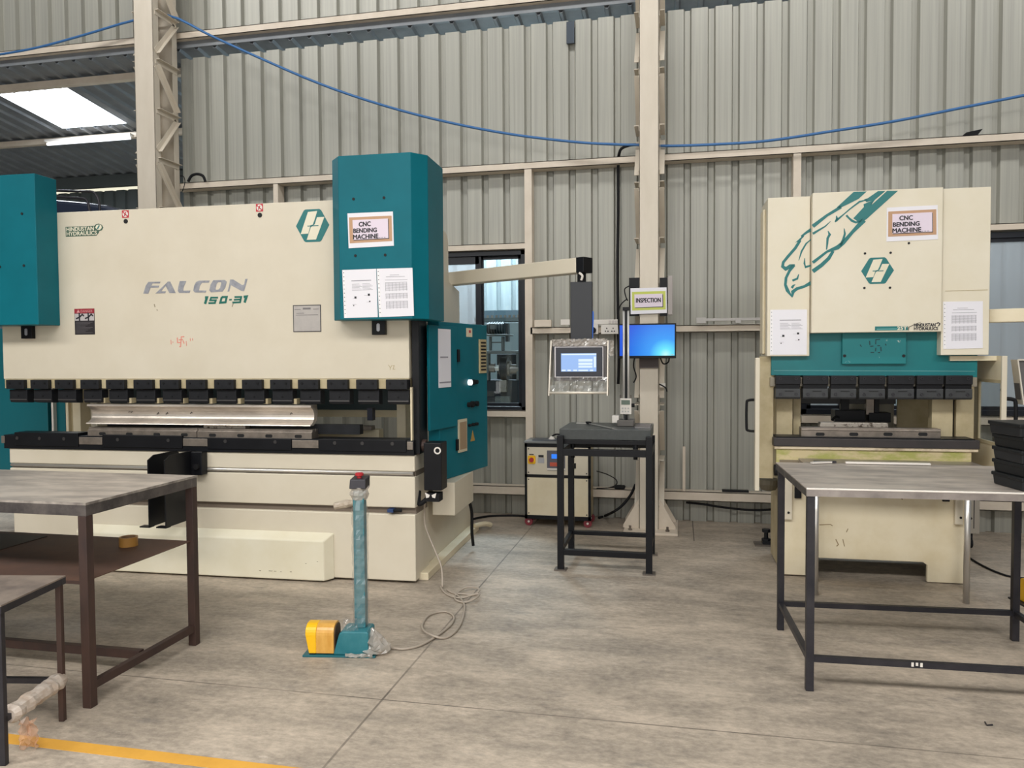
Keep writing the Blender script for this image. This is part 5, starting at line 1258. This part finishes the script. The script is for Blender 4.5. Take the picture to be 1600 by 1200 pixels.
wrapped_roll('side_holder', (px_-.03, py_-.01, .765), (px_-.125, py_-.02, .745), .020, mat('wrapped_brown', (150, 136, 118), .35, rgb2=(184, 172, 156), scale=30), t, 13, 10, 6)
def arch(w, h, r): return [(0, 0)]+[(.0+0, h-r)]+[(r-r*math.cos(k*math.pi/2/6), h-r+r*math.sin(k*math.pi/2/6)) for k in range(1, 7)]+[(w-r+r*math.sin(k*math.pi/2/6), h-r+r*math.cos(k*math.pi/2/6)) for k in range(0, 7)]+[(w, 0)]
u0, u1 = L+.012, L+.012+.145
def hood(ua, ub, sh0, sh1, name, mt):
    P = arch(.125, .142, .05); A = [(ua+sh0*(1-min(1, z/.07)), .0+y, .016+z) for y, z in P]; B = [(ub, .0+y, .016+z) for y, z in P]
    return MB().loops(A, B).build(name, mt, t, .003)
hood(u0, u0+.055, .018, 0, 'pedal_guard', yellow); hood(u0+.055, u1, 0, 0, 'wrapped_pedal_guard', yellow_wrap)
MB().prism([(y*.86+.01, .02+z*.9) for y, z in arch(.125, .142, .05)], 'x', u1, u1+.004).build('pedal_opening', mat('dark_brown_opening', (84, 64, 48), .6), t)
MB().box(u0+.02, u0+.05, .002, .05, .010, .018).build('pedal_toe', rubber, t)
R = random.Random(21); m = MB(); rings = []
for i in range(10):
    r_ = (.03, .062, .066, .060, .056, .048, .040, .030, .018, .006)[i]
    rings.append([m.bm.verts.new((.092-.0028*i+r_*.95*math.cos(6.2832*j/14)*(1+R.uniform(-.28, .28)), .06+r_*1.15*math.sin(6.2832*j/14)*(1+R.uniform(-.28, .28)), max(.003, .003+.122*i/9+R.uniform(-.007, .007)))) for j in range(14)])
for A, B in zip(rings, rings[1:]):
    for j in range(14): m.bm.faces.new((A[j], A[(j+1) % 14], B[(j+1) % 14], B[j]))
m.bm.faces.new(rings[0][::-1]); m.bm.faces.new(rings[-1]); m.build('crumpled_film', film_dense, t)
m = MB(); crumple(m, -.075, .005, .125, .19, .02, 8, 5, .012, 31, .004); m.build('film_flap', film, t)
m = MB(); crumple(m, -.05, .09, .006, .026, -.016, 10, 2, .006, 33, .003); m.build('film_strip', film_dense, t)
g_ = [FL(x, y, .008) for x, y in ((605, 1011), (618, 1013), (632, 1014), (655, 1009), (676, 998), (693, 986), (706, 974), (709, 963), (698, 956), (682, 957), (668, 963), (660, 976), (663, 990), (676, 997), (693, 997), (708, 990), (719, 976), (725, 958), (725, 944), (717, 932), (706, 925), (698, 921), (707, 926), (724, 928), (742, 929), (749, 925), (740, 921), (726, 922), (713, 928), (712, 937), (726, 941), (742, 939), (749, 933), (742, 932), (722, 934), (706, 932), (694, 925), (688, 915))]
for i, v in enumerate(g_): v.z = .008+(.014 if i in (12, 13, 25, 26, 27, 31, 32, 33) else 0)
e_ = [W(691, 902, 4.74), W(690, 888, 4.80), W(683, 868, 4.86), W(672, 842, 4.9), W(664, 820, 4.92), W(663, 798, 4.93), W(664, 782, 4.90)]
e_[0].z = .012
MB().tube([((v-FP.o).dot(FP.u), (v-FP.o).dot(FP.n), v.z) for v in g_+e_], .0062, 8, 6).build('pedal_cable', grey_cord, t, smooth=True)
# second pedal stand, only its edge in view
q = FL(1578, 948)
t = thing('foot_pedal_stand', 'yellow foot pedal guard on a dark base at the right edge, behind the worktable leg', 'foot pedal', (q.x+.11, q.y, 0), .15)
MB().box(-.03, .36, -.02, .18, 0, .010).build('base_plate', leg_dark, t)
MB().prism([(.0+y, .012+z) for y, z in arch(.13, .14, .05)], 'x', .0, .06).build('pedal_guard', yellow, t, .004); MB().prism([(.0+y, .012+z) for y, z in arch(.13, .14, .05)], 'x', .06, .16).build('pedal_guard_sleeve', mat('dark_red_cover', (84, 34, 30), .5), t, .004)
o = MB().tube([FL(x, y, .008) for x, y in ((1500, 862), (1514, 871), (1530, 881), (1555, 893), (1585, 902), (1640, 906))], .007, 8).build('floor_cable', rubber, None, smooth=True); tag(o, 'thin dark cable curving across the floor right of the small press', 'cable')
# overhead blue cable, slung from column to column
pts = [(-60, 92), (0, 85), (60, 74), (130, 55), (205, 33), (262, 24), (330, 56), (400, 88), (500, 131), (600, 165), (700, 191), (800, 210), (900, 222), (960, 225.5), (1000, 226.5), (1045, 228), (1120, 225.5), (1200, 220), (1300, 205), (1400, 189), (1500, 169), (1600, 149), (1680, 132)]
o = MB().tube([W(x, y, 6.86) for x, y in pts], .012, 8, 4).build('overhead_cable', blue_cord, None, smooth=True); tag(o, 'long blue cable sagging high along the wall between the lattice columns', 'cable')
o = MB().tube([W(x, y, 7.05 if y > 240 else 6.98) for x, y in ((994, 226), (984, 227), (973, 231), (968, 238), (966, 256), (966, 330), (965, 420), (966, 505), (967, 560), (966, 600))], .013, 8, 4).build('wall_conduit', rubber, None, smooth=True); tag(o, 'black conduit running down the wall just left of the middle column', 'conduit')
o = MB().tube([W(x, y, 6.96) for x, y in ((294, 284), (299, 275), (308, 272), (317, 275), (321, 284))], .014, 8).build('cable_hoop', rubber, None, smooth=True); tag(o, 'black cable hoop on the upper girt beside the left lattice column', 'cable')
o = MB().tube([W(x, y, 6.90) for x, y in ((281, 275), (287, 276), (289, 285), (286, 296), (284, 300))], .004, 6).build('thin_wire', rubber, None); tag(o, 'thin black wire hanging on the girt end at the left lattice column', 'wire')
o = MB().tube([W(932, 736, 6.92), W(948, 741, 6.92), (W(962, 749, 6.92)), W(963, 757, 6.93), W(952, 762, 6.93), W(932, 763, 6.92)], .005, 6).build('trolley_cable', rubber, None); tag(o, 'thin black cable looping out of the side of the control trolley', 'cable')
a = W(968, 761, 6.96); q = thing('power_adaptor', 'small black adaptor lying on the low girt right of the control trolley', 'adaptor', (a.x, 7.03, .2885))
MB().box(-.05, .045, -.03, .05, 0, .028).build('case', rubber, q, .010); MB().tube([(-.05, 0, .012), (-.08, 0, .010), (-.10, .01, .006)], .005, 6).build('lead', rubber, q)
o = MB().tube([W(993, 757, 6.9), W(985, 774, 6.85), W(972, 790, 6.8), W(958, 800, 6.78), FL(945, 806, .014), FL(936, 809, .014)], .012, 8).build('column_cable', rubber, None, smooth=True); tag(o, 'thick black cable dropping from the middle column to the floor by the trolley', 'cable')
o = MB().tube([FL(x, y, .010) for x, y in ((720, 821), (730, 814), (745, 809.5), (765, 806.5), (790, 805.5), (812, 806), (830, 808))], .010, 8).build('floor_cable', rubber, None, smooth=True); tag(o, 'black cable lying along the wall foot between long press and control trolley', 'cable')
o = MB().tube([W(x, y, 7.06) for x, y in ((1072, 785), (1100, 788), (1118, 791), (1140, 794), (1165, 796.5), (1190, 797), (1215, 795))], .010, 8).build('wall_cable', rubber, None, smooth=True); tag(o, 'black cable sagging below the low girt right of the middle column', 'cable')
a = W(1150, 770, 7.0); o = MB().box(a.x-.115, a.x+.11, 7.03, 7.09, .2885, .305).build('flat_bar', black_paint); tag(o, 'flat black bar lying on the low girt right of the middle column', 'metal bar')
a = W(1518, 207, 7.0); q = thing('girt_clip', 'small black tilted clip on top of the upper girt at far right', 'clip', (a.x, 7.05, 3.2705)); MB().loops([(-.06, -.03, 0), (.05, -.03, 0), (.05, .03, 0), (-.06, .03, 0)], [(-.03, -.03, .03), (.09, -.03, .05), (.09, .03, .05), (-.03, .03, .03)]).build('clip', rubber, q)
a, b = W(885.5, 69, 7.12), W(897.5, 34, 7.12); struct(MB().box(a.x, b.x, 7.105, 7.125, a.z, b.z).build('trim_18', mat('dark_notch', (52, 64, 78), .5)))  # dark plate stands in for an open notch in the cladding

# ================================================================== MACHINERY SEEN THROUGH THE WINDOW
WYB = 8.3
MXc = W(785, 570, WYB)
t = thing('workshop_machine', 'dark oily machine with a big wheel and motor, seen through the window', 'machine', (MXc.x, WYB, 0))
def wm(name, x0, x1, y0, y1, d0, d1, mt, par=None):
    a, b = W(x0, y1, WYB), W(x1, y0, WYB); return MB().box(a.x-MXc.x, b.x-MXc.x, d0, d1, a.z, b.z).build(name, mt, par or t, .006)
mg = mat('machine_grey', (92, 96, 96), .45, .2)
a, b = W(757, 720, WYB), W(822, 594, WYB); MB().box(a.x-MXc.x, b.x-MXc.x, 0, .7, 0, b.z).build('body', dull_blue, t, .006)
for x0, x1 in ((759.5, 765), (808, 813.5)): wm('upright', x0, x1, 548, 594, -.05, .05, mg)
wm('top_bar', 759, 814, 548, 553, -.06, .06, mg); wm('inner_back', 765, 808, 553, 594, .35, .4, cast_iron)
p = W(788, 576, WYB); MB().cyl((p.x-MXc.x-.03, 0, p.z), (p.x-MXc.x+.045, 0, p.z), .125, 36).build('wheel', cast_iron, t); MB().cyl((p.x-MXc.x-.045, 0, p.z), (p.x-MXc.x+.07, 0, p.z), .085, 24).build('wheel_hub', grey_steel, t)
p = W(786, 575, WYB); MB().cyl((p.x-MXc.x-.15, 0, p.z), (p.x-MXc.x+.19, 0, p.z), .032, 16).build('shaft', chrome, t)
p = W(803, 577, WYB); MB().cyl((p.x-MXc.x-.04, 0, p.z), (p.x-MXc.x+.06, 0, p.z), .055, 20).build('bearing', grey_steel, t)
p = W(768, 575, WYB); MB().cyl((p.x-MXc.x-.02, 0, p.z), (p.x-MXc.x+.04, 0, p.z), .05, 20).build('bearing', grey_steel, t)
wm('connecting_rod', 782, 793, 594, 612, -.06, .06, grey_steel); wm('control_box', 776, 798, 619, 634, -.08, .0, far_dark)
for x0, x1 in ((765, 768), (784, 788)): wm('motor_stand', x0, x1, 526, 548, -.03, .03, mg)
wm('motor_shelf', 760, 797, 522.5, 525, -.15, .2, mg); wm('stand_rail', 766, 786, 534, 536, -.02, .02, mg)
p = W(776, 513, WYB); mo = MB().cyl((p.x-MXc.x-.10, 0, p.z), (p.x-MXc.x+.09, 0, p.z), .065, 24).build('motor', cast_iron, t)
for k in range(6): MB().ring((p.x-MXc.x-.08+.03*k, 0, p.z), (p.x-MXc.x-.072+.03*k, 0, p.z), .072, .06, 24).build('cooling_fin', mg, mo)
wm('terminal_box', 769, 777, 506, 515, -.11, -.06, mg); wm('pulley_guard', 791, 795, 505, 534, -.05, .05, cast_iron)
# pale cabinet and pipe rack behind the machine
a, b = W(752, 545, 9.2), W(824, 504, 9.2)
o = MB().box(a.x-.1, b.x+.3, 9.2, 9.6, 0, b.z).build('steel_cabinet', mat('pale_blue_cabinet', (150, 168, 176), .5)); tag(o, 'pale blue-grey cabinet behind the machine outside the window', 'cabinet')
a, b = W(752, 503, 9.2), W(824, 488, 9.2)
t = thing('parts_rack', 'rack bar holding a row of dark fittings, high behind the window', 'rack', (a.x, 9.25, 0))
MB().box(-.1, b.x-a.x+.3, 0, .3, a.z+.005, a.z+.05).build('shelf', far_dark, t); MB().box(-.1, b.x-a.x+.3, .28, .3, a.z+.05, b.z+.05).build('back_board', mat('rack_back', (96, 116, 128), .5), t)
for k in range(12): MB().cyl((.0+.055*k, .06, a.z+.05), (.0+.055*k, .06, a.z+.085), .016, 10).build('fitting', grey_steel, t)
a, b = W(1066.5, 773, 7.02), W(1071, 698, 7.02)
o = MB().box(a.x, b.x, 7.02, 7.05, .2885, b.z).build('steel_rod', girt_paint); tag(o, 'short upright steel bar standing on the low girt right of the middle column', 'metal bar')
p = W(1035, 602, 6.66); tag(MB().box(p.x-.02, p.x+.025, 6.64, 6.69, p.z-.018, p.z+.018).build('cable_connector', white_p, None, .004), 'small white cable connector on the right side of the middle column under the monitor', 'connector')
a, b, c = FL(1539, 1128, .004), FL(1542, 1133, .004), FL(1551, 1132.5, .004)
tag(MB().tube([a, b, c], .003, 6, 2, False).build('wire_scrap', leg_dark), 'tiny bent scrap of dark wire on the bare floor in the near right corner', 'wire')
